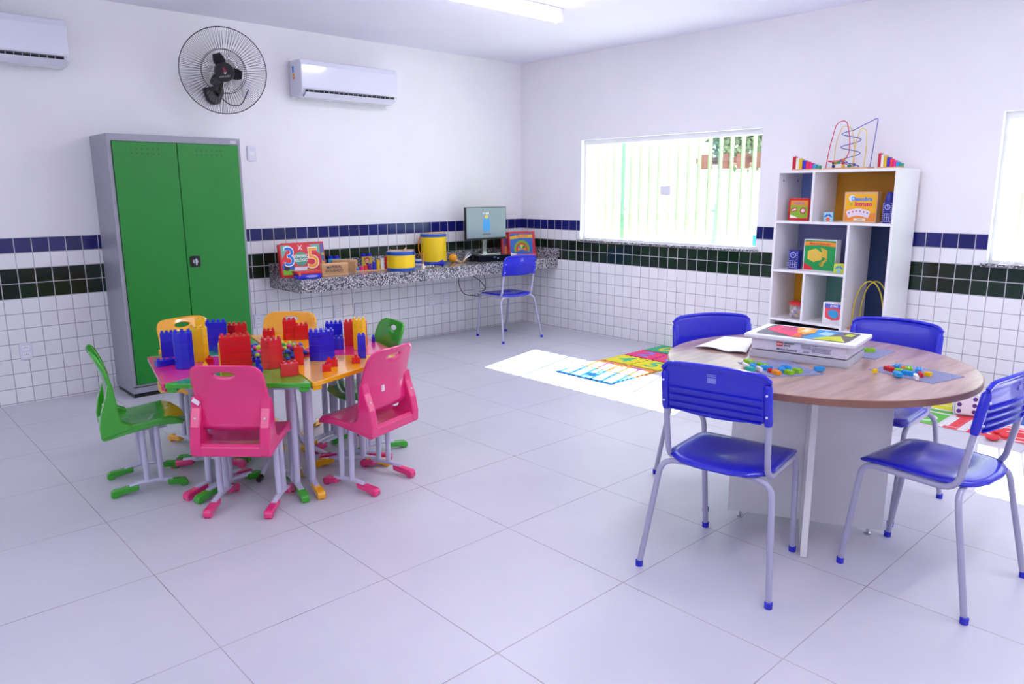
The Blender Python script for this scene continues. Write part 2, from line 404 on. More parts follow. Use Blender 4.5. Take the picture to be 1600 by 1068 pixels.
for x, y, w in ((-5.0,-1.95,'over the green cabinet corner'), (-2.07,-4.1,'over the round table'), (-5.0,-4.1,'in the middle of the room'), (-2.07,-6.3,'behind the round table by the second window'), (-4.3,-5.9,'near the camera')):
    tube_light(x, y, 'white ceiling tube light ' + w, 1.0 if x > -4 else (1.5 if x > -4.5 else .25))

# ================================================================ CABINET
t = thing('steel_cabinet', 'tall grey steel cabinet with two green doors against the left wall', 'cabinet', (-3.747, -0.402, 0))
CX0, CX1 = -4.205+3.747, -3.289+3.747
MB().box(CX0, CX1, 0.0, .39, 0.03, 1.83).build('body', GREYM, t, bevel=.004)
MB().box(CX0+.01, CX1-.01, .01, .38, 0, .03).build('plinth', BLACK, t)
MB().box(CX0+.003, CX1-.003, -.004, .0, .074, .078).build('base_groove', BLACK, t)
for s in (0, 1):
    x0, x1 = ((CX0+.03, -.009), (-.005, CX1-.022))[s]
    MB().box(x0-.003, x1+.003, -.002, 0, .092, 1.783).build('door_gap', BLACK, t)
    d = MB().box(x0, x1, -.012, -.001, .095, 1.78).build('door', DOORG, t, bevel=.003)
    cx = -4.06+3.747 if s == 0 else -3.62+3.747
    v = MB()
    for i in range(6):
        for j in range(2): v.prism(circ(0,0,.0035,8), 0, .001) if False else v.slab(circ(cx+i*.036, 1.735-j*.032, .004, 8), -.0135, -.012)
    v.build('vent_holes', BLACK, d)
    if s == 1:
        hp = MB().slab(rrect(.012, .085, .905, .985, .012), -.020, -.012).build('lock_plate', BLACK, d)
        MB().slab(circ(.048, .945, .018, 16), -.026, -.020).build('lock_disc', SILV, hp)
        MB().slab(rrect(.042, .056, .918, .968, .006), -.040, -.026).build('handle', SILV, hp, bevel=.002)
MB().box(CX1-.075, CX1-.03, -.0015, 0, 1.795, 1.812).build('name_plate', mat('plate_white', '#d8d8e0', 0.4), t)
text('MÓVEIS', 'plate_lettering', C_('#5a5a6a'), t, (CX1-.0525, -.002, 1.8035), .012)

# ================================================================ WALL FITTINGS (left wall)
PL = mat('outlet_plate', '#dfdeee', 0.4); DK = C_('#50505c')
def outlet(x, z, label, kind='double', wall='L'):
    t = thing('wall_outlet' if kind != 'switch' else 'light_switch', label, 'outlet' if kind != 'switch' else 'switch', (x, -.0085 if z < WT else -.001, z), 0, 'wall outlets and switches')
    MB().slab(rrect(-.037, .037, -.058, .058, .008), -.009, 0).build('plate', PL, t, bevel=.002)
    if kind == 'double': zs = (-.024, .024)
    else: zs = (0,)
    for zz in zs:
        p = MB().slab(rrect(-.022, .022, zz-.016, zz+.016, .004), -.011, -.009).build('socket' if kind != 'switch' else 'rocker', WHITE, t)
        if kind != 'switch':
            h = MB()
            for dx, dz in ((-.01,0),(0,.003),(.01,0)): h.slab(circ(dx, zz+dz, .0028, 8), -.0118, -.0108)
            h.build('pin_holes', DK, p)
outlet(-4.752, .368, 'double wall outlet on the white tiles left of the green cabinet')
outlet(-3.075, .375, 'wall outlet on the tiles just right of the green cabinet, behind the yellow chair')
outlet(-2.326, .374, 'double wall outlet under the granite bench, left one of the left pair')
outlet(-2.113, .362, 'single wall outlet under the granite bench, right one of the left pair', 'single')
outlet(-1.269, .372, 'double wall outlet under the middle of the granite bench')
outlet(-1.074, .365, 'single wall outlet just right of the double one under the bench middle', 'single')
outlet(-.662, .38, 'wall outlet behind the blue chair at the bench, with black cables')
outlet(-3.024, 1.745, 'white light switch on the wall right of the green cabinet', 'switch')
outlet(-3.028, 2.241, 'white power plate on the wall behind the fan', 'single')

# ---- air conditioners
def ac(cx, cz, label, rightend=False):
    t = thing('air_conditioner', label, 'air conditioner', (cx, -0.001, cz), 0, 'split air conditioners')
    w = .465; prof = [(0,-.145),(-.13,-.145),(-.195,-.115),(-.207,-.07),(-.21,.10),(-.195,.145),(0,.15)]
    MB().side([(y,z) for y,z in prof], -w, w).build('housing', mat('ac_white', '#dedfee', 0.14, coat=.6), t, bevel=.010, seg=3)
    MB().side([(-.2105,-.086),(-.1995,-.118),(-.158,-.140),(-.155,-.130),(-.19,-.110),(-.205,-.086)], -w+.035, w-.035).build('air_outlet', BLACK, t)
    l = MB()
    for k in range(18): l.side([(-.213,-.090),(-.2025,-.118),(-.185,-.128),(-.19,-.110),(-.205,-.09)], -w+.06+k*.046, -w+.064+k*.046)
    l.build('louvres', C_('#b8b8cc'), t)
    M_ = MB(); M_.M = Matrix.Translation((0,-.195,-.128)) @ Matrix.Rotation(R(-35), 4, 'X'); M_.box(-w+.03, w-.03, -.03, .03, -.004, .004).build('flap', mat('ac_white', '#dedfee', 0.14), t, bevel=.002)
    MB().box(-w+.01, w-.01, -.2125, -.2085, -.0915, -.0895).build('panel_seam', C_('#8e8ea4'), t)
    s = MB(); s.box(-w-.001, -w, -.09, -.06, .05, .10).build('blue_label', C_('#2a8ae0'), t)
    MB().box(-w-.001, -w, -.10, -.06, 0, .045).build('energy_label', C_('#e8b070'), t)
    MB().box(-w-.0012, -w-.0008, -.10, -.06, 0, .01).box(-w-.0012, -w-.0008, -.09, -.06, .03, .035).build('label_bars', C_('#c85040'), t)
ac(-2.19, 2.348, 'white split air conditioner on the left wall between the fan and the corner')
ac(-4.78, 2.405, 'white split air conditioner cut by the left edge of the photo')

# ---- wall fan
t = thing('wall_fan', 'round black wire-guard wall fan above the green cabinet', 'fan', (-3.32, -.28, 2.32), 0)
ax = Vector((-.30, -.93, -.22)).normalized(); bx = ax.cross(Vector((0,0,1))).normalized(); bz = bx.cross(ax).normalized()
MF = Matrix((bx, bz, ax)).transposed().to_4x4()
WIRE = mat('black_wire', '#15151c', 0.35)
def ring(r, z, n=64, w=.0018):
    b = MB(); b.M = MF; return b.tube([(r*math.cos(2*PI*i/n), r*math.sin(2*PI*i/n), z) for i in range(n)], w, 5, closed=True)
g = ring(.305, 0, w=.0035).build('outer_ring', WIRE, t, smooth=True)
g = ring(.155, .055, w=.0022).build('inner_ring', WIRE, t)
g = ring(.155, -.035, w=.0018).build('rear_ring', WIRE, t)
for nm, z1, z2, off in (('front_guard', .075, .058, 0), ('rear_guard', -.06, -.035, .5)):
    b = MB(); b.M = MF
    for i in range(72):
        a = 2*PI*(i+off)/72; ca, sa = math.cos(a), math.sin(a)
        b.tube([(.07*ca,.07*sa,z1),(.155*ca,.155*sa,z2),(.305*ca,.305*sa,0)], .0012, 4)
    b.build(nm, WIRE, t)
b = MB(); b.M = MF; b.cyl((0,0,.06),(0,0,.085),.072,.066,n=28); b.build('front_badge', BLACK, t, smooth=True)
b = MB(); b.M = MF; b.slab([(0,0)]*3, 0, 0) if False else b.prism([(-.012,.012),(.0,-.012),(.016,.03),(.004,.034)], .0852, .0862); b.build('red_emblem', C_('#8a2a30'), t)
b = MB(); b.M = MF; b.prism([(-.016,.004),(-.002,-.016),(.008,.002),(.0,-.004)], .0852, .0866); b.build('white_emblem', C_('#e8e8e8'), t)
tx = text('VENTISOL', 'badge_lettering', C_('#c8c8d0'), t, (0,0,0), .017); tx.matrix_local = MF @ Matrix.Translation((0,-.03,.0855)) @ Matrix.Rotation(R(-8), 4, 'Z')
b = MB(); b.M = MF; b.cyl((0,0,-.14),(0,0,-.02),.055,.06,n=20); b.build('motor', BLACK, t, smooth=True)
for k in range(3):
    b = MB(); b.M = MF @ Matrix.Rotation(R(70+120*k), 4, 'Z')
    b.grid(lambda u, v: (.03+u*(.10), (v-.5)*(.05+.03*math.sin(PI*u)), .01+(v-.5)*.035), 8, 6).build('blade', mat('smoke_blade', '#1a1a22', 0.25), t, smooth=True, solid=.003)
wb = Vector(aty(333,150,0)) - t.location
MB().tube(fillet([Vector(ax)*-.10, Vector(ax)*-.10+Vector((0,.03,-.10)), wb+Vector((.02,-.06,0))], .04), .014, 10).build('arm', BLACK, t, smooth=True)
b = MB(); b.M = Matrix.Translation(wb); b.slab([(-.085,.05),(.06,.085),(.07,.02),(.03,-.06),(-.02,-.07),(-.06,-.04)], -.055, -.001).build('wall_mount', BLACK, t, bevel=.01)
op = Vector((-3.028+.01, -.02, 2.241)) - t.location
MB().tube(fillet([wb+Vector((.02,-.05,0)), wb+Vector((.11,-.06,-.07)), wb+Vector((.2,-.05,-.06)), op], .08, 8), .004, 6).build('power_cord', BLACK, t, smooth=True)

# ================================================================ GRANITE BENCH
BZ = .755
t = thing('granite_bench', 'speckled grey granite bench along the left wall into the corner', 'bench', (-1.48, -.57, 0))
X0, X1 = -2.95+1.48, 1.468
MB().box(X0, X1, 0, .557, BZ-.03, BZ).build('worktop', GRANITE, t)
MB().box(X0, X1, -.001, .024, BZ-.107, BZ-.0305).build('front_apron', GRANITE, t)
MB().box(X0, X0+.025, .0245, .557, BZ-.107, BZ-.0305).build('side_apron', GRANITE, t)
MB().box(X0, X1-.02, .535, .5565, BZ, BZ+.095).build('backsplash', GRANITE, t)
MB().box(X1-.0195, X1, -.02, .5565, BZ, BZ+.095).build('backsplash', GRANITE, t)
# every thing on the bench sits on z = BZ
def carton(name, label, cat, p0, p1, h, d, m, tilt=0, group=None, z=None):
    """box whose bottom front edge runs from p0 to p1; front looks to local -y"""
    p0 = Vector(p0); p1 = Vector(p1); e = p1 - p0; w = e.length
    t = thing(name, label, cat, (p0+p1)/2, math.atan2(e.y, e.x), group)
    if tilt: t.rotation_euler = (0,0,0); t.rotation_mode = 'QUATERNION'; t.rotation_quaternion = (Matrix.Rotation(math.atan2(e.y, e.x), 4, 'Z') @ Matrix.Rotation(-R(tilt), 4, 'X')).to_quaternion()
    if m is not None: MB().box(-w/2, w/2, 0, d, 0, h).build('case', m, t, bevel=.003)
    return t, w
def dec(t, poly, m, y=-.0006, name='print'): return MB().slab(poly, y, y+.0005).build(name, m, t)
# picture box "3 X 5"
pa, pb = at(441, 434, BZ), at(505, 429, BZ)
back, w = carton('game_box', 'red game box behind the 3 X 5 box at the left bench end', 'game box', pa+Vector((.055,.055,0)), pb+Vector((.065,.055,0)), .275, .035, RED, 8)
dec(back, [(-w/2+.01,.02),(w/2-.008,.02),(w/2-.008,.26),(-w/2+.01,.26)], C_('#5a6cae'))
dec(back, [(w/2-.03,.03),(w/2-.01,.03),(w/2-.01,.10),(w/2-.03,.12)], C_('#e0b020'), -.0012)
dec(back, circ(w/2-.018, .17, .012), C_('#a8c838'), -.0012)
t, w = carton('game_box', 'red game box printed 3 X 5 at the left end of the bench', 'game box', pa, pb, .27, .045, RED, 8)
W2 = w/2
dec(t, [(-W2+.015,.018),(W2-.008,.018),(W2-.008,.26),(-W2+.015,.26)], C_('#d8303c'))
dec(t, [(-W2+.015,.15),(-W2+.015,.26),(-W2+.09,.26),(-W2+.05,.20)], C_('#6cb4a0'), -.0012)
dec(t, [(W2-.10,.26),(W2-.008,.26),(W2-.008,.17),(W2-.05,.22)], C_('#6cb4a0'), -.0012)
dec(t, [(-W2+.015,.018),(W2-.08,.018),(W2-.10,.055),(-W2+.015,.06)], C_('#7cc024'), -.0012)
dec(t, [(-W2+.015,.06),(-.06,.06),(-.07,.11),(-W2+.015,.11)], C_('#2c58b8'), -.0012)
dec(t, circ(-W2+.05,.075,.022), C_('#3a2018'), -.0018)
dec(t, [(-.07,.04),(.04,.045),(.05,.08),(-.06,.08)], C_('#e8dcec'), -.0018)
dec(t, circ(0,.145,.058), C_('#4c9c84'), -.0018)
text('3', 'digit', C_('#ffffff'), t, (-.098,-.0022,.16), .225, bold=.004); text('3', 'digit', C_('#2078d8'), t, (-.098,-.0030,.16), .215)
text('5', 'digit', C_('#ffffff'), t, (.105,-.0022,.14), .245, bold=.004); text('5', 'digit', C_('#f0a020'), t, (.105,-.0030,.14), .235)
text('X', 'lettering', C_('#f4f0f0'), t, (0,-.0022,.235), .055, bold=.001)
text('ALINHAVO\nRELÓGIO', 'lettering', C_('#f4f0f0'), t, (0,-.0026,.15), .034, bold=.0006, sx=.8)
def blue_case(label, p0, p1, h=.045, d=.10):
    t, w = carton('plastic_case', label, 'case', p0, p1, h, d, None)
    MB().box(-w/2+.006, w/2-.006, 0, d, 0, h*.8).build('tub', BRICKC['b'], t, bevel=.008, seg=3)
    MB().box(-w/2, w/2, -.006, d+.006, h*.8, h+.012).build('lid', RED, t, bevel=.005)
    MB().slab(circ(.02, h*.4, w*.24, 20, h*.20), -.001, .0005).build('printed_oval', C_('#8c90e0'), t)
    MB().box(-w/2+.02, -w/2+.03, -.009, 0, h*.55, h+.005).build('latch', C_('#f09818'), t, bevel=.002)
blue_case('blue plastic case with a red lid in front of the 3 X 5 box', at(464,437,BZ), at(504,434,BZ), .05)
# wooden boxes
KR = C_('#c79868')
def wooden_case(label, p0, p1, h, d, lettering):
    t, w = carton('wooden_box', label, 'wooden box', p0, p1, h, d, WOOD, 0, 'wooden boxes on the bench')
    dec(t, [(-w/2+.008,.014),(w/2-.002,.014),(w/2-.002,h-.014),(-w/2+.008,h-.014)], KR, -.0015, 'sliding_panel')
    if lettering:
        text('MATERIAL\nDOURADO', 'lettering', C_('#1c1c3c'), t, (-.01,-.003,h*.55), .030, bold=.0005)
    dec(t, [(w/2-.005,h*.4),(w/2-.002,h*.4),(w/2-.002,h*.55),(w/2-.005,h*.55)], BLACK, -.003, 'finger_notch')
wooden_case('light wooden box further from the edge, beside the peg toy on the bench', at(522,425,BZ)+Vector((0,.03,0)), at(556,425,BZ), .105, .05, False)
wooden_case('light wooden box lettered MATERIAL DOURADO on the bench', at(504,432,BZ), at(545,429,BZ), .105, .045, True)
# blue tube pairs with picture cards
def tube_pair(label, c, yaw, cols):
    t = thing('picture_tubes', label, 'toy', c, yaw, 'pairs of blue tubes with picture cards')
    for s in (-1, 1): MB().lathe([(.024,0),(.024,.118),(.020,.122),(.020,.128)], (s*.026,.026,0), 16).build('tube', BRICKC['b'], t, smooth=True)
    MB().box(-.048, .048, -.003, .001, .0, .105).build('picture_card', C_(cols[0]), t)
    MB().slab(circ(0,.072,.026), -.0042,-.0032).build('printed_hair', C_(cols[1]), t)
    MB().slab(circ(0,.066,.019), -.0050,-.0042).build('printed_face', C_(cols[2]), t)
    MB().slab([(-.03,0),(.03,0),(.016,.045),(-.016,.045)], -.0042,-.0032).build('printed_body', C_(cols[3]), t)
tube_pair('pair of blue tubes with a dark-haired child picture, behind the wooden box', Vector((aty(521,390,-.09).x, -.09, BZ)), R(-22), ('#4cb0d0','#3a2420','#8c5a48','#3c50a0'))
tube_pair('pair of blue tubes with a red-haired girl picture, behind the peg toy', Vector((aty(573,395,-.10).x, -.10, BZ)), R(-22), ('#c8b83c','#c82c20','#e0a890','#5a2030'))
# cylinder staircase
def stair_toy(label, p0, p1, hs, cols, cyl, z, rr=.011, dd=.045):
    p0 = Vector(p0); p1 = Vector(p1); e = p1-p0; w = e.length
    t = thing('stacking_toy', label, 'stacking toy', (p0+p1)/2, math.atan2(e.y, e.x))
    MB().box(-w/2, w/2, 0, dd, 0, .012).build('base', WOOD, t, bevel=.002)
    n = len(hs)
    for i, (h, c) in enumerate(zip(hs, cols)):
        x = -w/2 + w*(i+.5)/n
        if cyl: b = MB().lathe([(w/n*.42,.012),(w/n*.42,.012+h)], (x,dd/2,0), 16).build('cylinder', C_(c,.3), t, smooth=True); MB().lathe([(.004,.012+h),(.004,.022+h)], (x,dd/2,0), 8).build('peg', WOOD, b)
        else:
            b = MB().box(x-w/n*.44, x+w/n*.44, .004, dd-.004, .012, .012+h).build('tile', C_(c,.3), t, bevel=.001)
            if i % 2 == 0: MB().lathe([(.003,.012+h),(.003,.02+h)], (x,dd/2,0), 8).build('peg', WOOD, b)
    return t
stair_toy('toy of eight coloured cylinders rising to the right, on a wooden base on the bench', at(556,425,BZ), at(609,422,BZ),
    [.022,.034,.044,.055,.067,.082,.094,.108], ['#3c90e0','#ee2c98','#ee3a22','#6a2a98','#2024c8','#f2c010','#eeeef2','#dc1c24'], True, BZ)
# drums
def drum(name, label, c, r, h, bands):
    t = thing(name, label, 'drum', c, 0, 'yellow toy drums' if h > .08 else None)
    MB().lathe([(r,0),(r,h)], n=36).build('shell', YELT if h > .08 else mat('drum_white', '#c4cde2', .4), t, smooth=True)
    for z0, z1 in bands: MB().lathe([(r+.001,z0),(r+.004,z0+.003),(r+.004,z1-.003),(r+.001,z1)], n=36).build('hoop', BLUT, t, smooth=True)
    MB().lathe([(r-.004,h-.001),(r-.004,h+.002)], n=36).build('drum_skin', mat('drum_skin', '#aebfdc', .35), t)
    return t
dc = at(627,424,BZ); v = Vector((dc.x-CAM.x, dc.y-CAM.y, 0)).normalized(); rD = 0.123
dc = dc + v*rD*.95; DH = .168
drum('drum', 'short yellow toy drum with blue hoops and two sticks on top', dc, rD, DH, ((0,.028),(DH-.030,DH)))
def stick(label, p0, p1, r=.006):
    p0 = Vector(p0); p1 = Vector(p1); d = (p1-p0); t = thing('drumstick', label, 'drumstick', p0, 0, 'wooden drumsticks on the drums')
    MB().cyl((0,0,0), d, r, r*.8, 10).build('shaft', WOOD, t, smooth=True); MB().ball(d, r*1.7, 12).build('tip', WOOD, t, smooth=True)
zt = dc.z + DH + .009
stick('drumstick lying across the short yellow drum', (dc.x+.10, dc.y-.06, zt), (dc.x-.10, dc.y+.01, zt+.002))
stick('crossed drumstick pointing to the camera on the short yellow drum', (dc.x+.08, dc.y+.03, zt+.014), (dc.x-.03, dc.y-.09, zt+.002))
tc = at(678,413,BZ); v = Vector((tc.x-CAM.x, tc.y-CAM.y, 0)).normalized(); rT = .123; tc = tc + v*rT*.95
if tc.y > -.165: tc.y = -.165
TH = .285
tall = drum('drum', 'tall yellow toy drum with blue hoops and an orange strap', tc, rT, TH, ((0,.026),(TH-.028,TH)))
pl = -Vector((RT.x, RT.y, 0)).normalized()
strap = [pl*(rT+.008)+Vector((0,0,TH-.03)), pl*(rT+.02)+Vector((0,0,TH-.09)), pl*(rT+.028)+Vector((0,-.01,TH-.16)), pl*(rT+.012)+Vector((0,-.02,TH-.21)), pl*(rT+.014)+Vector((-.0,-.03,.03))]
MB().tube(fillet(strap, .05), .006, 6).tube(fillet([p+Vector((.02,-.02,0)) for p in strap], .05), .005, 6).build('strap', mat('strap_orange', '#f08c10', .6), tall, smooth=True)
zt = tc.z + TH + .009
stick('drumstick lying on the tall yellow drum, front one', (tc.x-.09, tc.y-.03, zt), (tc.x+.09, tc.y-.06, zt))
stick('drumstick lying on the tall yellow drum, behind the front one', (tc.x-.08, tc.y+.0, zt), (tc.x+.10, tc.y-.01, zt))
# tambourine, bell, jingles, horn, maraca, cone, webcam
c = at(659,413,BZ); c += Vector((.02,.06,0))
drum('tambourine', 'low blue and white toy drum between the two yellow drums', c, .062, .045, ((.012,.032),))
c = at(661,419,BZ)
t = thing('hand_bell', 'white hand bell with an upright wooden handle on the bench', 'bell', c)
MB().lathe([(.022,0),(.017,.012),(.011,.035),(.006,.040)], n=20).build('bell', mat('bell_pale', '#d8d4c4', .25, metal=.4), t, smooth=True)
MB().lathe([(.008,.040),(.010,.07),(.007,.12),(.008,.135)], n=12).build('handle', mat('handle_wood', '#b87848', .5), t, smooth=True)
t = thing('jingle_stick', 'small jingle stick with metal bells beside the hand bell', 'rattle', at(668,418,BZ))
MB().cyl((-.04,0,.012),(.07,.0,.012),.005).build('handle', WOOD, t)
for k in range(4): MB().ball((-.035+k*.03, -.012, .012), .012, 10).build('jingle', SILV, t, smooth=True)
c = at(684,417,BZ); t = thing('toy_horn', 'blue plastic toy horn lying in front of the tall yellow drum', 'horn', c+Vector((0,0,.034)), R(-20))
b = MB(); b.M = Matrix.Rotation(R(90), 4, 'Y'); b.lathe([(.008,-.07),(.010,-.02),(.020,.02),(.034,.05),(.030,.05),(.016,.015)], n=20).build('bell_mouth', mat('horn_blue', '#1420b0', .3), t, smooth=True)
c = at(711,410,BZ); t = thing('maraca', 'orange maraca with a wooden handle on the bench', 'maraca', c+Vector((0,0.0,.042)))
MB().ball((0,0.03,0), .042, 20).build('head', mat('maraca_orange', '#f0a014', .4), t, smooth=True)
MB().tube([(0.005,0.0,-.02),(.02,-.07,-.034)], [.011,.009], 10).build('handle', WOOD, t, smooth=True)
c = at(728,409,BZ)+Vector((.04,.03,0)); t = thing('toy_trumpet', 'silver cone shaker with a wooden handle beside the maraca', 'shaker', c+Vector((0,0,.045)))
b = MB(); b.M = Vector((.6,.35,.15)).to_track_quat('Z','Y').to_matrix().to_4x4(); b.lathe([(.012,-.06),(.042,.02),(.040,.04),(.02,.05)], n=20).build('cone', SILV, t, smooth=True)
MB().tube([(-.045,-.03,-.012),(-.13,-.09,-.036)], [.010,.008], 10).build('handle', WOOD, t, smooth=True)
c = at(722,400,BZ); t = thing('microphone', 'small black desk microphone with a white tip, left of the monitor', 'microphone', (c.x-.05, -.13, BZ))
MB().lathe([(.05,0),(.05,.012),(.03,.05),(.034,.075),(.012,.085)], n=18).build('stand', BLACK, t, smooth=True)
MB().tube([(0,0,.08),(.012,.0,.12),(0,-.02,.135)], .008, 8).build('stalk', BLACK, t, smooth=True); MB().ball((0,-.025,.137), .016, 12).build('tip', C_('#d8d6c4'), t, smooth=True)
# computer
t = thing('desktop_computer', 'flat black desktop computer lying under the monitor', 'computer', (-.76, -.33, BZ), R(-14))
MB().box(-.18, .18, -.13, .12, 0, .062).build('case', mat('pc_black', '#0c0e16', .25), t, bevel=.004)
MB().slab(circ(.03,.03,.007,12), -.132,-.130).build('power_button', C_('#9aa8c8'), t)
MB().slab(rrect(-.02,.005,.035,.05,.002), -.132,-.130).build('badge', C_('#50607c'), t)
t = thing('monitor', 'computer monitor showing a blue crest on a pale screen, on the bench', 'monitor', (-.785, -.30, BZ+.0622), R(-2))
MB().box(-.12, .12, -.10, .10, 0, .012).build('base', SILV, t, bevel=.003)
MB().box(-.025, .025, .01, .035, .012, .34).build('pole', SILV, t, bevel=.004)
MB().tube([(.03,.03,.20),(.06,.02,.16),(.05,.03,.11)], .008, 8).ball((.055,.0,.17), .018).build('cable_clip', BLACK, t, smooth=True)
sc = MB().box(-.258, .258, -.02, .012, .145, .468).build('screen_frame', BLACK, t, bevel=.004)
MB().box(-.250, .250, -.0215, -.0195, .165, .461).build('screen', mat('screen_glow', '#5e6c74', .15, emit=('#98a8ba', .36)), sc)
E1 = mat('crest_blue', '#3888c8', .4, emit=('#3c8ccc', .35)); 
MB().slab([(-.040,.235),(-.050,.28),(-.038,.33),(-.042,.355),(.042,.355),(.038,.33),(.050,.28),(.040,.235),(0,.225)], -.0225,-.0215).build('crest', E1, sc)
MB().slab(circ(0,.372,.022,12,.018), -.0226,-.0216).build('crest_crown', mat('crest_gold', '#b8b048', .4, emit=('#b8b048', .4)), sc)
for k in range(5): MB().slab([(-.04+k*.016,.395),(-.034+k*.016,.395),(-.034+k*.016,.415),(-.04+k*.016,.415)], -.0226,-.0216).build('crest_tower', WHITE, sc)
text('PREFEITURA', 'screen_lettering', C_('#30404c'), sc, (0,-.023,.200), .020); 
# cables below the bench
def cable(label, pts, r=.004):
    p0 = Vector(pts[0]); t = MB().tube(fillet([Vector(p)-p0 for p in pts], .08, 7), r, 6).build('power_cable', BLACK, None, smooth=True); t.location = p0
    tag(t, label, 'cable', 'cables under the bench')
cable('left black cable hanging from the bench to the wall outlet behind the chair', [(-.93,-.09,BZ-.032),(-.98,-.09,.52),(-.92,-.10,.40),(-.70,-.10,.36),(-.665,-.03,.385)])
cable('middle black cable sagging below the bench to the wall outlet', [(-.83,-.09,BZ-.032),(-.82,-.10,.60),(-.68,-.10,.52),(-.60,-.10,.42),(-.648,-.03,.40)])
cable('right black cable hanging straight below the bench', [(-.66,-.09,BZ-.032),(-.64,-.09,.60),(-.60,-.09,.50),(-.59,-.06,.42),(-.645,-.028,.358)], .003)
# boxes in the corner
pa, pb = at(797, 403, BZ), at(841, 400.5, BZ)
b2, w = carton('game_box', 'red game box with a purple side, behind the clock game box in the corner', 'game box', pa+Vector((-.05,.055,0)), pb+Vector((-.07,.075,0)), .268, .03, RED, 6)
dec(b2, [(-w/2+.01,.015),(w/2-.01,.015),(w/2-.01,.255),(-w/2+.01,.255)], C_('#7a3c78')); dec(b2, [(-w/2+.02,.02),(-w/2+.06,.02),(-w/2+.06,.12),(-w/2+.03,.13)], C_('#e07840'), -.0012); dec(b2, circ(-w/2+.05,.22,.022), C_('#e8a030'), -.0012)
pb2 = pb + Vector((-.035, 0, 0))
t, w = carton('game_box', 'red game box with a coloured dial in the corner of the bench', 'game box', pa, pb2, .268, .04, mat('box_crimson', '#d02c44', .35), 6)
W2 = w/2
dec(t, [(-W2+.012,.02),(W2-.035,.02),(W2-.035,.25),(-W2+.012,.25)], C_('#2c64c0'))
dec(t, [(-W2+.012,.19),(0-.02,.205),(W2-.035,.20),(W2-.035,.235),(-.02,.24),(-W2+.012,.22)], C_('#f0b820'), -.0012)
def arc(r0, r1, a0, a1, cx=0, cz=0, n=14): return [(cx+r1*math.cos(R(a0+(a1-a0)*i/n)), cz+r1*math.sin(R(a0+(a1-a0)*i/n))) for i in range(n+1)] + ([(cx+r0*math.cos(R(a1-(a1-a0)*i/n)), cz+r0*math.sin(R(a1-(a1-a0)*i/n))) for i in range(n+1)] if r0 else [(cx,cz)])
for r0, r1, c in ((.072,.095,'#7ca828'), (.05,.072,'#d04828')): dec(t, arc(r0, r1, -20, 200, -.01, .085, 20), C_(c), -.0012)
for k, c in enumerate(('#e87830','#188040','#e8d830','#3898d0','#e89030')): dec(t, arc(0, .049, -20+k*44, 24+k*44, -.01, .085, 6), C_(c), -.0012)
dec(t, [(-W2+.012,.02),(-.04,.02),(-.07,.04),(-W2+.012,.055)], C_('#f0f0f2'), -.0018)
text('RELÓGIO', 'lettering', C_('#d04040'), t, (0,-.002,.221), .032, bold=.0005)
blue_case('blue plastic case with a red lid in front of the dial game box', at(815,407,BZ), at(838,404.5,BZ), .045, .08)

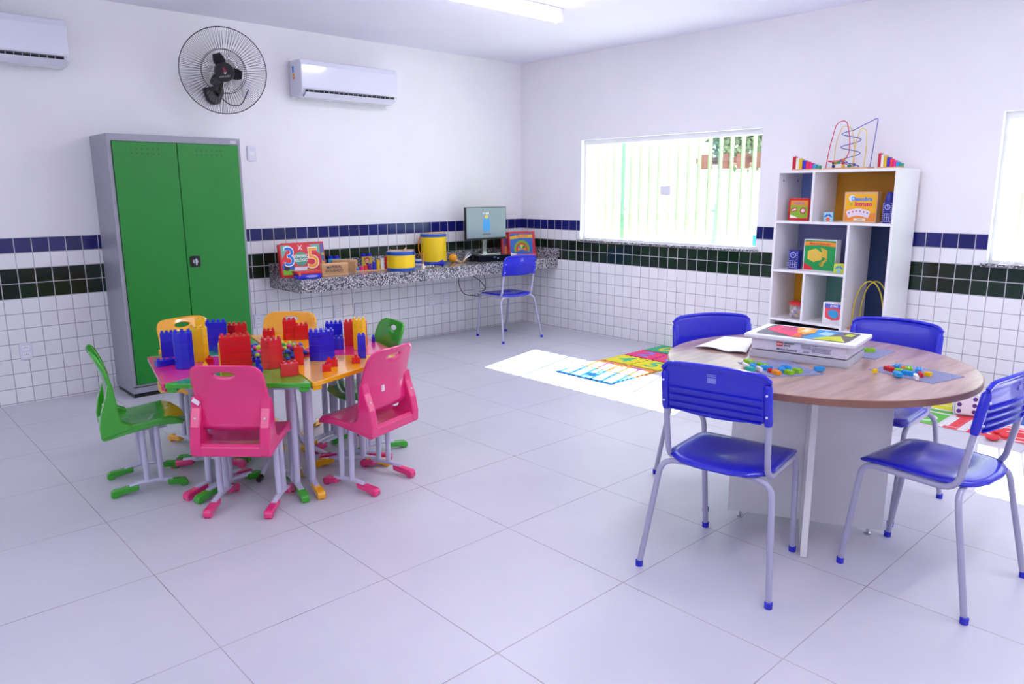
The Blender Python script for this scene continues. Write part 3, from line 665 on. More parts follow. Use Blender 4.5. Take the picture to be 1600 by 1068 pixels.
# ================================================================ BLUE SCHOOL CHAIRS
def make_chair(label):
    t = thing('school_chair', label, 'chair', group='blue school chairs')
    out = [(-.195,.17),(-.18,.195),(.18,.195),(.195,.17),(.2,-.10),(.185,-.15),(.13,-.19),(.06,-.205),(-.06,-.205),(-.13,-.19),(-.185,-.15),(-.2,-.10)]
    # seat: rings from the centre to the outline, dished, edges rolled down
    N = 72; ring_ = []
    per = []
    for i in range(len(out)):
        a = Vector(out[i]); b = Vector(out[(i+1)%len(out)])
        for j in range(6): per.append(a.lerp(b, j/6))
    s = MB(); vs = []; K = 8
    for k in range(1, K+1):
        f = k/K
        for p in per:
            q = p*f; z = .456 - .012*math.exp(-((q.x/.1)**2+(q.y/.1)**2)) - (.005 if k == K else 0)
            if q.y > .1: z -= (q.y-.1)**2*1.2
            if q.y < -.12: z -= (-.12-q.y)*.14
            vs.append((q.x, q.y, z))
    n = len(per); vs.append((0,0,.444))
    fs = [((k*n)+i, k*n+(i+1)%n, (k+1)*n+(i+1)%n, (k+1)*n+i) for k in range(K-1) for i in range(n)] + [(len(vs)-1, i, (i+1)%n) for i in range(n)]
    s._add(vs, fs).build('seat', BLU, t, smooth=True, solid=.008)
    # backrest
    def by(x, z): return -.178 - (z-.60)*.15 - .026*(1-(x/.19)**2)
    b = MB()
    def bf(u, v):
        x = (u-.5)*.404; z0 = .650 - .010*(1-(x/.19)**2); z1 = .816 + .014*(1-(x/.2)**2) - .022*max(0, (abs(x)-.165)/.037)**2
        z = z0 + (z1-z0)*v
        return (x, by(x, z) + (.0 if v < .99 else -.006), z)
    bk = b.grid(bf, 36, 16).build('backrest', BLU, t, smooth=True, solid=.008)
    for z in (.645,.672,.700,.728):
        pts = [(x, by(x,z)-.009, z + .008*(1-(x/.19)**2)) for x in [(-.172+.344*i/12) for i in range(13)]]
        rb = MB()
        for a, c in zip(pts, pts[1:]):
            rb._add([(a[0],a[1]+.007,a[2]-.0018),(c[0],c[1]+.007,c[2]-.0018),(c[0],c[1]-.007,c[2]-.0018),(a[0],a[1]-.007,a[2]-.0018),
                     (a[0],a[1]+.007,a[2]+.0018),(c[0],c[1]+.007,c[2]+.0018),(c[0],c[1]-.007,c[2]+.0018),(a[0],a[1]-.007,a[2]+.0018)],
                    [(0,3,2,1),(4,5,6,7),(0,1,5,4),(1,2,6,5),(2,3,7,6),(3,0,4,7)])
        rb.build('rib', BLU, bk)
    MB().tube([(x, by(x,.80)-.006, .818+.014*(1-(x/.2)**2) - .022*max(0, (abs(x)-.165)/.037)**2) for x in [(-.2+.4*i/20) for i in range(21)]], .0085, 8).build('top_roll', BLU, bk, smooth=True)
    lb = MB().slab([(-.016,.765+.008),(.016,.765+.008),(.016,.792),(-.016,.792)], by(0,.78)-.0062, by(0,.78)-.0045); lb.build('paper_label', C_('#7c80d8'), bk)
    for k in range(2): MB().slab([(-.017,.797+k*.006),(.017,.797+k*.006),(.017,.799+k*.006),(-.017,.799+k*.006)], by(0,.80)-.0068, by(0,.80)-.0045).build('label_lines', C_('#9094e0'), bk)
    for sx in (-1, 1):
        fl = MB().tube(fillet([(sx*.186,.235,.012),(sx*.19,.180,.432),(sx*.19,.06,.432)], .05, 6), .0115, 10).build('leg', CHG, t, smooth=True)
        MB().lathe([(.014,0),(.0145,.022),(.012,.024)], (sx*.186,.2355,0), 14).build('foot_cap', BLU, fl, smooth=True)
        rl = MB().tube(fillet([(sx*.253,-.245,.012),(sx*.213,-.165,.425),(sx*.06,-.14,.428)], .055, 6), .0115, 10).build('leg', CHG, t, smooth=True)
        MB().lathe([(.014,0),(.0145,.022),(.012,.024)], (sx*.2535,-.246,0), 14).build('foot_cap', BLU, rl, smooth=True)
        up = MB().tube(fillet([(sx*.19,.06,.432),(sx*.19,-.150,.430),(sx*.192,-.178,.60),(sx*.19,-.208,.785)], .06, 6), .0115, 10).build('back_upright', CHG, t, smooth=True)
        sl = MB().tube([(sx*.192,-.184,.640),(sx*.192,-.186,.654),(sx*.19,-.2055,.778),(sx*.19,-.207,.790)], [.0135,.0165,.0165,.011], 12).build('sleeve', BLU, bk, smooth=True)
        for z in (.675,.755): MB().lathe([(.004,0),(.004,.004)], (0,0,0), 8).build('screw', C_('#d8d8f0'), sl).matrix_local = Matrix.Translation((sx*.192, -.178-(z-.598)*.152-.0165, z)) @ Matrix.Rotation(R(90), 4, 'X')
    MB().cyl((-.06,-.14,.428), (.06,-.14,.428), .0115).build('crossbar', CHG, t, smooth=True)
    MB().cyl((-.186,.12,.430), (.186,.12,.430), .009).build('crossbar', CHG, t, smooth=True)
    return t
ch = make_chair('blue school chair with its ribbed back to the camera, left front of the round table')
ch.location = (-3.240, -4.570, 0); ch.rotation_euler = (0, 0, R(9.5-90))
G_ = 'blue school chairs'
dup(ch, (-2.770, -5.143, 0), R(84-90), 'blue school chair at the right edge of the photo, seat facing the round table', G_)
dup(ch, (-2.615, -4.168, 0), math.atan2(-.83,-.56)-PI/2, 'blue school chair behind the left side of the round table, near the window', G_)
dup(ch, (-2.225, -4.700, 0), R(183-90), 'blue school chair behind the right side of the round table, in front of the shelf', G_)
dup(ch, (-.745, -.565, 0), R(88-90), 'blue school chair pushed under the granite bench in the corner', G_)

# ================================================================ ROUND TABLE
TZ = .738; TC = Vector((-2.72, -4.63, 0)); TR = .603
t = thing('round_table', 'round table with a walnut top on a white cross-shaped base', 'table', TC, 0)
MB().lathe([(TR-.004,TZ-.027),(TR,TZ-.024),(TR,TZ-.003),(TR-.003,TZ)], n=96).build('tabletop', WALNUT, t, smooth=True)
MB().lathe([(TR,TZ-.0265),(TR+.0012,TZ-.025),(TR+.0012,TZ-.0022),(TR,TZ-.0008)], n=96).build('edge_band', mat('edge_walnut', '#8a5f52', .4, noise=.12, nscale=12), t, smooth=True)['label'] = 'darker brown edge band'
e1 = Vector((.284,-.557)).normalized(); a1 = math.atan2(e1.y, e1.x)
for k in range(4):
    b = MB(); b.M = Matrix.Rotation(a1+k*PI/2, 4, 'Z'); b.box(.014, .315, -.0125, .0125, .03 if k % 2 == 0 else .003, TZ-.0275)
    p = b.build('base_panel', MELA, t, bevel=.001)
    if k % 2 == 0:
        b = MB(); b.M = Matrix.Rotation(a1+k*PI/2, 4, 'Z'); b.lathe([(.014,0),(.014,.008),(.006,.010),(.006,.029)], (.26,0,0), 14); b.build('levelling_foot', SILV, p)
b = MB(); b.M = Matrix.Rotation(a1, 4, 'Z'); b.box(-.0135,.0135,-.0135,.0135,.003,TZ-.0275); b.build('core', MELA, t)
# studded baseplates
def baseplate(label, c, yaw, sx, sy, nx, ny):
    t = thing('baseplate', label, 'baseplate', c, yaw, 'grey studded baseplates')
    g_ = mat('plate_grey', '#8f93b8', .4)
    MB().box(-sx/2, sx/2, -sy/2, sy/2, 0, .0022).build('sheet', g_, t)
    m = MB(); px, py = sx/nx, sy/ny
    for i in range(nx):
        for j in range(ny): m.lathe([(px*.32,.0022),(px*.30,.0040)], (-sx/2+(i+.5)*px, -sy/2+(j+.5)*py, 0), 6)
    m.build('studs', g_, t)
TT = TZ
A = [at(*q, TT) for q in ((1353,578),(1415,570),(1498,584),(1460,602))]
bp1 = sum(A, Vector())/4; y1 = math.atan2((A[3]-A[0]).y, (A[3]-A[0]).x)
baseplate('grey studded baseplate on the right part of the round table, bricks in its middle', bp1, y1, .26, .205, 24, 18)
A = [at(*q, TT) for q in ((1160,568),(1197,562),(1292,578),(1222,596))]
bp2 = sum(A, Vector())/4; y2 = math.atan2((A[3]-A[0]).y, (A[3]-A[0]).x)
baseplate('grey studded baseplate in front of the white box, covered with bricks', bp2, y2, .26, .22, 24, 20)
A = [at(*q, TT) for q in ((1345,561),(1345,543),(1397,548),(1362,562))]
bp3 = (A[2]+A[3])/2 + Vector((.0,.09,0)); y3 = math.atan2((A[2]-A[3]).y, (A[2]-A[3]).x)
baseplate('grey studded baseplate behind the right end of the white box', bp3, y3, .22, .20, 20, 18)
def small_brick(px, py, L, Wd, yaw, col, label, z=TT+.0041, h=.0140):
    c = at(px, py, z); t = thing('toy_brick', label, 'toy brick', c, yaw, 'small bricks on the baseplates')
    u_ = .0112; MB().box(-L*u_/2, L*u_/2, -Wd*u_/2, Wd*u_/2, 0, h).build('block', LC[col], t)
    m = MB()
    for i in range(L):
        for j in range(Wd): m.lathe([(.0030,h),(.0030,h+.0022)], ((i-(L-1)/2)*u_, (j-(Wd-1)/2)*u_, 0), 8)
    m.build('studs', LC[col], t, smooth=True)
P1 = 'on the right baseplate'
for px, py, L, Wd, yw, c, lb in (
    (1367,582,1,2,0,'yellow','yellow brick at the left end, '), (1390,578.5,4,2,-20,'red','red brick left of the group, '), (1401,575.5,3,2,-70,'azure','blue brick behind the red one, '),
    (1405,582,3,2,20,'green','green brick at the near left of the group, '), (1420,579,4,2,-55,'green','green brick in the middle of the group, '), (1402.5,587,4,2,-40,'azure','blue brick nearest the table edge, '),
    (1418,585,4,2,15,'azure','blue brick between green and white ones, '), (1435,581,4,2,-60,'azure','blue brick on the far right of the group, '), (1438,587.5,4,1,-48,'red','red brick beside the white one, '),
    (1431,591,4,1,-48,'white','white brick, '), (1450,587,2,2,10,'yellow','yellow brick right of the group, '), (1411,577.5,2,1,-48,'orange','orange brick, small, in the group, ')):
    small_brick(px, py, L, Wd, R(yw)+y1, c, lb + P1)
P2 = 'on the front left baseplate'
for px, py, L, Wd, yw, c, lb in (
    (1170,567.5,4,2,10,'green','long light green brick at the far left '), (1165,573,4,1,0,'white','white brick at the left '), (1177,574,4,2,-20,'azure','blue brick left of the middle '), (1172,578.5,3,2,15,'turquoise','turquoise brick at the left '),
    (1190,573,4,2,15,'green','light green brick in the middle '), (1186,578.5,3,1,0,'white','small white brick in the middle '), (1197,577,4,2,30,'azure','blue brick in the centre '), (1204,581.5,2,1,20,'red','small red brick '),
    (1213,584.5,3,2,5,'orange','orange brick nearest the edge '), (1222,580,4,2,-20,'azure','blue brick behind the orange one '), (1228,576.5,3,2,15,'azure','blue brick behind another blue one '), (1233,584,3,2,20,'green','light green brick right of the orange one '), (1246,581.5,3,2,20,'green','second light green brick right of the orange one ')):
    small_brick(px, py, L, Wd, R(yw)+y2, c, lb + P2)
small_brick(1280, 578.5, 3, 2, R(-30), 'azure', 'lone blue brick at the right corner of the front baseplate', z=TT+.0041)
small_brick(1358, 549, 4, 2, R(-40), 'green', 'light green brick on the baseplate behind the white box', z=TT+.0041)
# storage box
A_, B_, C__ = at(1172,555.5,TT), at(1322,575.5,TT), at(1350,557,TT)
e = (B_-A_); LB = e.length; yb = math.atan2(e.y, e.x); DB = (C__-B_).length*.97
t = thing('storage_box', 'white translucent storage box with a colourful lid on the round table', 'storage box', A_, yb)
TRN = clearplastic('milky_plastic', '#dcd6ea', .82); TRN2 = clearplastic('clear_plastic', '#e4e2f0', .45)
def shell(x0, x1, y0, y1, z0, z1, th=.003):
    b = MB(); b.box(x0,x1,y0,y1,z0,z0+th).box(x0,x1,y0,y0+th,z0+th,z1).box(x0,x1,y1-th,y1,z0+th,z1).box(x0,x0+th,y0+th,y1-th,z0+th,z1).box(x1-th,x1,y0+th,y1-th,z0+th,z1); return b
shell(-.003, LB+.003, -.003, DB+.003, 0, .032).build('lower_tray', TRN2, t)
MB().box(.004, LB-.004, .004, DB-.004, .003, .026).build('tray_contents', mat('contents_white', '#d4d2de', .6), t)
MB().box(0.002, LB-.002, 0.002, DB-.002, .034, .082).build('box_body', mat('box_white', '#dcd6e6', .3), t, bevel=.004)
lid = MB().box(-.028, LB+.028, -.012, DB+.012, .082, .100).build('lid', WHITE, t, bevel=.005, seg=3)
LZ = .1005
def lp(poly, c, k=0): MB().prism([(x*LB, y*DB) for x, y in poly], LZ+.0003*k, LZ+.0003*k+.0006).build('lid_print', C_(c, .25), lid)
lp([(.04,.05),(.96,.05),(.98,.2),(.98,.85),(.96,.95),(.04,.95),(.02,.8),(.02,.2)], '#565b66')
lp([(.05,.5),(.42,.07),(.40,.5),(.30,.92),(.08,.92)], '#f23c6e', 2); lp([(.16,.6),(.33,.5),(.36,.75),(.28,.88),(.17,.85)], '#c84878', 4)
lp([(.42,.06),(.52,.06),(.44,.5),(.40,.35)], '#e2683c', 4); lp([(.40,.45),(.46,.3),(.56,.6),(.52,.93),(.30,.93)], '#f6a81e', 3); lp([(.40,.62),(.47,.56),(.49,.78),(.42,.84)], '#f4e8c0', 5)
lp([(.52,.06),(.66,.06),(.80,.9),(.52,.93),(.56,.55)], '#2496dc', 3); lp([(.60,.5),(.73,.42),(.76,.66),(.64,.78)], '#a4d8f4', 5)
lp([(.62,.06),(.95,.08),(.84,.5),(.70,.35)], '#c8d820', 4); lp([(.86,.55),(.94,.55),(.95,.75),(.87,.8)], '#b8cc40', 5)
MB().box(.11, .135, -.0008, .003, .059, .077).build('red_logo', C_('#d8202c'), t)
text('LEGO', 'logo_lettering', C_('#ffffff'), t, (.1225,-.0012,.068), .009, bold=.0002)
text('education\nBricQ', 'lettering', C_('#26262e'), t, (.142,-.0012,.069), .0105, bold=.0001, align='LEFT')
text('Motion Essential', 'lettering', C_('#26262e'), t, (.112,-.0012,.046), .0125, bold=.0001, align='LEFT')
for k, (x0, x1, z0) in enumerate([(.21,.25,.072),(.21,.25,.066),(.21,.25,.060),(.255,.275,.074),(.255,.33,.066),(.255,.33,.061),(.255,.325,.055),(.255,.33,.049),(.22,.245,.048),(.22,.245,.043)]):
    MB().box(x0, x1, -.0006, .003, z0, z0+.002).build('fine_print', C_('#8c88a0' if k != 3 else '#303038'), t)
# papers
A = [at(1085,543,TT), at(1166,555,TT), at(1178,530,TT), at(1132,526.5,TT)]
o_ = A[0]; m = MB(); P0 = [p-o_ for p in A]
def quad_sheet(u, v, lift): 
    p = P0[0].lerp(P0[1], u).lerp(P0[3].lerp(P0[2], u), v); return (p.x, p.y, .003 + lift*(1-v)*.010*abs(math.sin(u*5)))
m.grid(lambda u, v: quad_sheet(u, v, 1), 12, 6); o = m.build('open_booklet', mat('paper_white', '#f2f1f6', .6), None, smooth=True, solid=.002); o.location = o_ + Vector((0,0,.001)); tag(o, 'open white booklet lying left of the storage box on the round table', 'booklet')

# ================================================================ SHELF UNIT
SO = Vector((-.350, -3.157, 0)); th_ = -.042; SYAW = -PI/2 + th_; SWd, SDp, SHt = .878, .345, 1.58
def sh(w, d, z): return SO + Vector((math.sin(th_)*w + math.cos(th_)*d, -math.cos(th_)*w + math.sin(th_)*d, z))
t = thing('shelf_unit', 'white open shelf unit with coloured backs against the right wall', 'shelf', SO, SYAW)
k_ = .018
def spart(name, x0, x1, y0, y1, z0, z1, m=MELA): return MB().box(x0, x1, y0, y1, z0, z1).build(name, m, t)
spart('side_panel', 0, k_, 0, SDp, 0, SHt); spart('side_panel', SWd-k_, SWd, 0, SDp, 0, SHt)
spart('top_board', k_, SWd-k_, 0, SDp, SHt-k_, SHt)
S1, S2, S3 = 1.211, .845, .470
spart('shelf_board', k_, SWd-k_, 0, SDp-.004, S1-k_, S1); spart('shelf_board', k_, .575-.009, 0, SDp-.004, S2-k_, S2)
spart('shelf_board', k_, .575-.009, 0, SDp-.004, S3-k_, S3); spart('shelf_board', .575+.009, SWd-k_, 0, SDp-.004, S3-.03-k_, S3-.03)
spart('divider', .280, .298, 0, SDp-.004, S1, SHt-k_); spart('divider', .575-.009, .575+.009, 0, SDp-.004, .09, S1-k_)
spart('divider', .262, .280, 0, SDp-.004, S3, S2-k_); spart('shelf_board', k_, SWd-k_, 0, SDp-.004, .07, .07+k_); spart('plinth', k_, SWd-k_, .02, .04, 0, .07)
for nm, x0, x1, z0, z1, c in (('blue',k_,.28,S1,SHt-k_,'#7890d8'),('orange',.298,SWd-k_,S1,SHt-k_,'#d08c10'),('grey_blue',k_,.566,S2,S1-k_,'#7c80b4'),('navy',.584,SWd-k_,S3-.03,S1-k_,'#0c2c58'),
    ('orange',k_,.262,S3,S2-k_,'#e09c10'),('teal',.28,.566,S3,S2-k_,'#5c9088'),('brown',k_,.566,.088,S3-k_,'#4a3a34'),('white',.584,SWd-k_,.088,S3-.03-k_,'#d8d8dc')):
    spart('back_panel', x0, x1, SDp-.004, SDp, z0, z1, C_(c, .5))['label'] = nm.replace('_', ' ') + ' back panel'
for x, y in ((k_, .06), (k_, .27)): MB().box(x, x+.001, y, y+.01, 1.50, 1.515).build('shelf_pin_hole', DK, t)
def on(w0, w1, d, z): return sh(w0, d, z), sh(w1, d, z)
# red handled case
p0, p1 = on(.060, .226, .085, S1)
t, w = carton('toy_case', 'red toy case with a green label in the upper left shelf compartment', 'toy case', p0, p1, .165, .05, None)
MB().slab(rrect(-w/2, w/2, 0, .168, .02), 0, .05).build('case', RED, t, bevel=.004)
dec(t, rrect(-w/2+.018, w/2-.010, .020, .150, .006), C_('#8cbc34')); dec(t, [(-w/2+.018,.115),(w/2-.010,.108),(w/2-.010,.15),(-w/2+.018,.15)], C_('#e89428'), -.0012)
dec(t, [(-w/2+.018,.02),(.0,.02),(-.02,.03),(-w/2+.018,.045)], C_('#f4f4f4'), -.0012)
text('TAPETE', 'lettering', C_('#9078c0'), t, (.0,-.002,.128), .026, bold=.0005)
dec(t, [(-.055,.062),(-.012,.075),(-.015,.10),(-.058,.088)], RED, -.0012); dec(t, [(-.050,.07),(-.018,.08),(-.02,.092),(-.053,.082)], C_('#f0e0e0'), -.0018)
dec(t, circ(.036,.075,.023), RED, -.0012); dec(t, circ(.036,.075,.014), C_('#f0e0e8'), -.0018)
MB().tube([(-w/2,.025,.05),(-w/2-.010,.025,.065),(-w/2-.010,.025,.10),(-w/2,.025,.115)], .005, 6).build('handle', C_('#f0c828'), t, smooth=True)
# picture cubes
def pic_cube(label, w0, d, z, s, c1, c2, c3):
    t = thing('picture_cube', label, 'toy cube', sh(w0, d, z), SYAW + R(18))
    MB().box(-s/2, s/2, 0, s, 0, s).build('cube', C_(c1), t, bevel=.006)
    dec(t, [(-s*.42,s*.5),(-s*.1,s*.85),(0,s*.7),(s*.1,s*.85),(s*.42,s*.5),(s*.3,s*.45),(0,s*.62),(-s*.3,s*.45)], C_(c2)); dec(t, circ(0,s*.25,s*.2), C_(c3)); 
pic_cube('small cube with a light blue face beside the wooden card-game box', .375, .09, S1, .068, '#9ccfe0', '#2850b8', '#e0542c')
pic_cube('small yellow-green picture cube in front of the green wooden-blocks box', .515, .03, S2, .07, '#c8d03c', '#3090d0', '#7ab8d8')
# card game box
p0, p1 = on(.480, .715, .10, S1)
t, w = carton('card_game_box', 'wooden game box titled Descubra o Intruso in the orange compartment', 'game box', p0, p1, .212, .06, WOOD)
dec(t, [(-w/2+.012,.010),(w/2-.006,.010),(w/2-.006,.198),(-w/2+.012,.198)], C_('#f0b01c')); dec(t, [(-w/2+.012,.010),(w/2-.006,.010),(w/2-.006,.07),(0,.05),(-w/2+.012,.09)], C_('#e88c30'), -.0010)
dec(t, circ(-.062,.168,.022), C_('#cfe0f4'), -.0012)
text('Descubra', 'lettering', C_('#2484dc'), t, (.008,-.002,.163), .040, bold=.0012, sx=.95); text('o', 'lettering', C_('#80bc40'), t, (-.066,-.002,.128), .035, bold=.001)
text('Intruso', 'lettering', C_('#d42468'), t, (.022,-.002,.128), .044, bold=.0014, sx=.95)
for k in range(6):
    a = R(22-k*8); b = MB(); b.M = Matrix.Translation((-.075+k*.026, -.0012, .055+.014*math.sin(k*PI/5))) @ Matrix.Rotation(-a, 4, 'Y')
    b.slab([(-.014,-.022),(.014,-.022),(.014,.028),(-.014,.028)], -.0003*k-.0005, -.0003*k).build('printed_card', C_('#ecdcec'), t)
    b = MB(); b.M = Matrix.Translation((-.075+k*.026, -.0030, .062+.014*math.sin(k*PI/5))); b.slab(circ(0,.004,.006,8), -.0005, 0).build('card_picture', C_(('#8860a8','#c84870','#d87040','#7870b0','#b03858','#509080')[k]), t)
dec(t, [(-.04,.012),(.045,.012),(.045,.028),(-.04,.028)], C_('#ece0c8'), -.0012)
text('JOGOS', 'lettering', C_('#605048'), t, (.002,-.002,.02), .012)
# clock towers
def tower(label, w0, d, z, wdt, h, dome):
    t = thing('clock_tower_toy', label, 'toy tower', sh(w0, d, z), SYAW + R(6), 'navy clock tower toys')
    MB().prism(rrect(-wdt/2, wdt/2, 0, wdt*.9, wdt*.2), 0, h).build('tower_body', NAVY, t, bevel=.004)
    if dome: MB().lathe([(wdt*.44,h),(wdt*.42,h+.02),(wdt*.30,h+.055),(wdt*.12,h+.068),(.001,h+.07)], (0,wdt*.45,0), 20).build('dome', NAVY, t, smooth=True)
    wl = C_('#c0c4e8'); cz = h*.76
    dec(t, arc(wdt*.20, wdt*.26, 0, 359.9, 0, cz, 24), wl, -.001, 'clock_ring')
    dec(t, [(-.002,cz),(.002,cz),(.002,cz+wdt*.16),(-.002,cz+wdt*.16)], wl, -.001, 'clock_hand'); dec(t, [(0,cz-.002),(wdt*.12,cz-.002),(wdt*.12,cz+.002),(0,cz+.002)], wl, -.001, 'clock_hand')
    b = MB()
    for k in range(10):
        zz = h*.06 + k*h*.095
        for s in (-1, 1): b.slab([(s*wdt*.30,zz),(s*wdt*.42,zz),(s*wdt*.42,zz+.0035),(s*wdt*.30,zz+.0035)], -.001, -.0004)
    for x in (-.22,0,.22): b.slab([(x*wdt-.0015,h*.08),(x*wdt+.0015,h*.08),(x*wdt+.0015,h*.46),(x*wdt-.0015,h*.46)], -.001, -.0004)
    for k in range(3): b.slab([(-.24*wdt,h*(.08+.18*k)),(.24*wdt,h*(.08+.18*k)),(.24*wdt,h*(.08+.18*k)+.003),(-.24*wdt,h*(.08+.18*k)+.003)], -.001, -.0004)
    b.build('window_lines', wl, t)
tower('navy toy clock tower with a dome, right of the card-game box in the orange compartment', .803, .06, S1, .068, .145, True)
tower('navy toy clock tower without a dome in the middle left compartment', .125, .085, S2, .085, .142, False)
# green wooden-blocks box
p0, p1 = on(.200, .450, .10, S2)
t, w = carton('game_box', 'white and green box with a yellow block picture in the middle compartment', 'game box', p0, p1, .232, .075, mat('carton_white', '#e4e4ea', .4))
dec(t, [(-w/2+.008,.006),(w/2-.004,.006),(w/2-.004,.225),(-w/2+.008,.225)], C_('#18964c')); dec(t, [(-w/2+.008,.185),(0,.192),(w/2-.004,.182),(w/2-.004,.212),(0,.218),(-w/2+.008,.214)], C_('#ee9030'), -.0012)
dec(t, [(-.09,.085),(-.04,.065),(.022,.085),(.022,.135),(-.03,.165),(-.09,.145)], C_('#dcb848'), -.0012); dec(t, [(.01,.10),(.022,.14),(.008,.175),(.06,.155),(.062,.09),(.03,.105)], C_('#d0a838'), -.0014)
dec(t, [(.0,.05),(.02,.042),(.066,.085),(.05,.09)], C_('#d0a838'), -.0016); dec(t, circ(.022,.05,.016), C_('#d8b440'), -.0016)
dec(t, [(-w/2+.008,.006),(-.04,.006),(-.055,.028),(-w/2+.008,.055)], C_('#dc2838'), -.0012)
text('Material Dourado', 'lettering', C_('#c83c3c'), t, (.0,-.0022,.2), .026, bold=.0003, sx=.85)
# jar of small pieces
c = sh(.180, .12, S3); t = thing('plastic_jar', 'clear plastic jar with a red lid, full of small pieces, in the lower left compartment', 'jar', c)
MB().lathe([(.062,0),(.066,.01),(.066,.10),(.060,.104),(.057,.10),(.062,.012),(.058,.006)], n=28).build('jar_body', clearplastic('jar_clear', '#e8dce0', .25), t, smooth=True)
MB().lathe([(.068,.104),(.069,.108),(.069,.122),(.064,.126)], n=28).build('lid', RED, t, smooth=True)
JC = [('yellow','#f0c820'),('blue','#2838b8'),('white','#f0f0f0'),('red','#c82828')]
for k in range(26):
    a = k*2.4; rr_ = .010 + .038*((k*37) % 10)/10; nm, cc = JC[k % 4]
    o = MB().box(-.011,.011,-.009,.009,-.008,.008).build('small_block', C_(cc), None, bevel=.003); o.location = c + Vector((rr_*math.cos(a), rr_*math.sin(a), .018+.062*k/26)); o.rotation_euler = (k*.7, k*1.1, k)
    tag(o, f'small {nm} block inside the clear jar with the red lid', 'toy block', 'small pieces inside the jar')
# white game box, low
p0, p1 = on(.405, .548, .06, S3)
t, w = carton('game_box', 'white box with a red panel and blue creature in the lower middle compartment', 'game box', p0, p1, .155, .07, mat('carton_white', '#e4e4ea', .4))
dec(t, [(-w/2+.015,.145),(w/2-.002,.145),(w/2-.002,.04),(w/2-.03,.03),(0,.024),(-w/2+.02,.045)], C_('#e04858')); dec(t, [(-w/2+.015,.115),(w/2-.002,.118),(w/2-.002,.147),(-w/2+.015,.147)], C_('#5058b8'), -.0012)
dec(t, [(-.03,.09),(-.01,.105),(.03,.102),(.05,.085),(.045,.055),(.02,.04),(-.01,.05),(-.028,.07)], C_('#3098d0'), -.0012); text('JOGO', 'lettering', C_('#f0e8f8'), t, (.015,-.002,.132), .022, bold=.0006)
# wire loops toy in the tall compartment
p0 = sh(.60, .12, S3-.03); t = thing('wire_loop_toy', 'yellow wire loops on a wooden base in the tall navy compartment', 'toy', p0, SYAW)
MB().box(-.03, .24, -.03, .15, 0, .016).build('base', mat('base_wood', '#c88868', .5), t, bevel=.003)
for off, ys, hgt, wd in ((0, .02, .34, .20), (.022, .09, .335, .18)):
    MB().tube([(off+wd*.5-wd*.55*math.cos(a*PI/24), ys, .016+hgt*math.sin(a*PI/24)**.75) for a in range(25)], .0045, 8).build('wire_loop', mat('wire_yellow', '#d8c030', .4), t, smooth=True)
# lower compartment boxes
for w0, w1, c, nm in ((.03,.26,'#181c30','dark navy'), (.29,.55,'#5a3428','dark brown')):
    p0, p1 = on(w0, w1, .05, .088); carton('storage_carton', nm + ' carton in the bottom compartment of the shelf, half hidden by the storage box', 'carton', p0, p1, .33, .2, C_(c))
# on top of the shelf
stc = ['#c41c38','#f0ece4','#ecc01c','#3830c8','#ec3050','#f02890','#30a0e0','#20a080']
hst = [.092,.082,.073,.062,.052,.042,.032,.022]
stair_toy('toy of eight coloured tiles falling rightwards, left end of the shelf top', sh(.045,.12,SHt), sh(.262,.12,SHt), hst, stc, False, SHt)
stair_toy('toy of eight coloured tiles falling rightwards, right end of the shelf top', sh(.680,.12,SHt), sh(.845,.12,SHt), hst, stc, False, SHt)
p0 = sh(.290, .12, SHt); t = thing('bead_maze', 'bead maze with red, yellow and blue wires on top of the shelf', 'bead maze', p0, SYAW)
MB().box(0, .33, 0, .10, 0, .014).build('base', WOOD, t, bevel=.002)
def wire(pts, c, fl=.05): MB().tube(fillet(pts, fl, 8), .0032, 7).build('wire', C_(c, .3), t, smooth=True)
wire([(.012,.02,.012),(.03,.02,.16),(.07,.02,.33),(.14,.02,.345),(.175,.02,.22),(.178,.02,.12),(.15,.02,.065),(.02,.02,.062),(.03,.05,.058),(.13,.06,.045),(.165,.06,.03),(.165,.06,.012)], '#d02050', .06)
wire([(.045,.07,.012),(.05,.07,.20),(.09,.07,.31),(.15,.07,.30),(.185,.07,.20),(.195,.07,.012)], '#e8cc70', .07)
wire([(.198,.04,.012),(.212,.04,.20),(.24,.04,.285),(.28,.04,.27),(.288,.04,.15),(.280,.04,.012)], '#ecd060', .05)
hel = [(.305,.08,.012),(.335,.08,.35)] 
hel += [(.17+.07*math.cos(a*PI/8), .05+.035*math.sin(a*PI/8), .30-.0105*a*.55) for a in range(4, 52)] + [(.13,.04,.075),(.13,.04,.012)]
MB().tube(fillet(hel[:3], .02) + [Vector(p) for p in hel[3:]], .0030, 7).build('wire', C_('#3c4cb0', .3), t, smooth=True)
for x, y, z, c in ((.045,.07,.050,'#189060'),(.045,.07,.026,'#203c90'),(.13,.04,.070,'#f0c020'),(.13,.04,.048,'#d02838'),(.13,.04,.025,'#f0b820'),(.165,.06,.024,'#189060'),(.09,.055,.052,'#20a060'),(.07,.054,.050,'#c0a020'),(.195,.07,.034,'#5058a0')):
    MB().box(x-.010, x+.010, y-.010, y+.010, z-.010, z+.010).build('bead', C_(c, .3), t, bevel=.004)

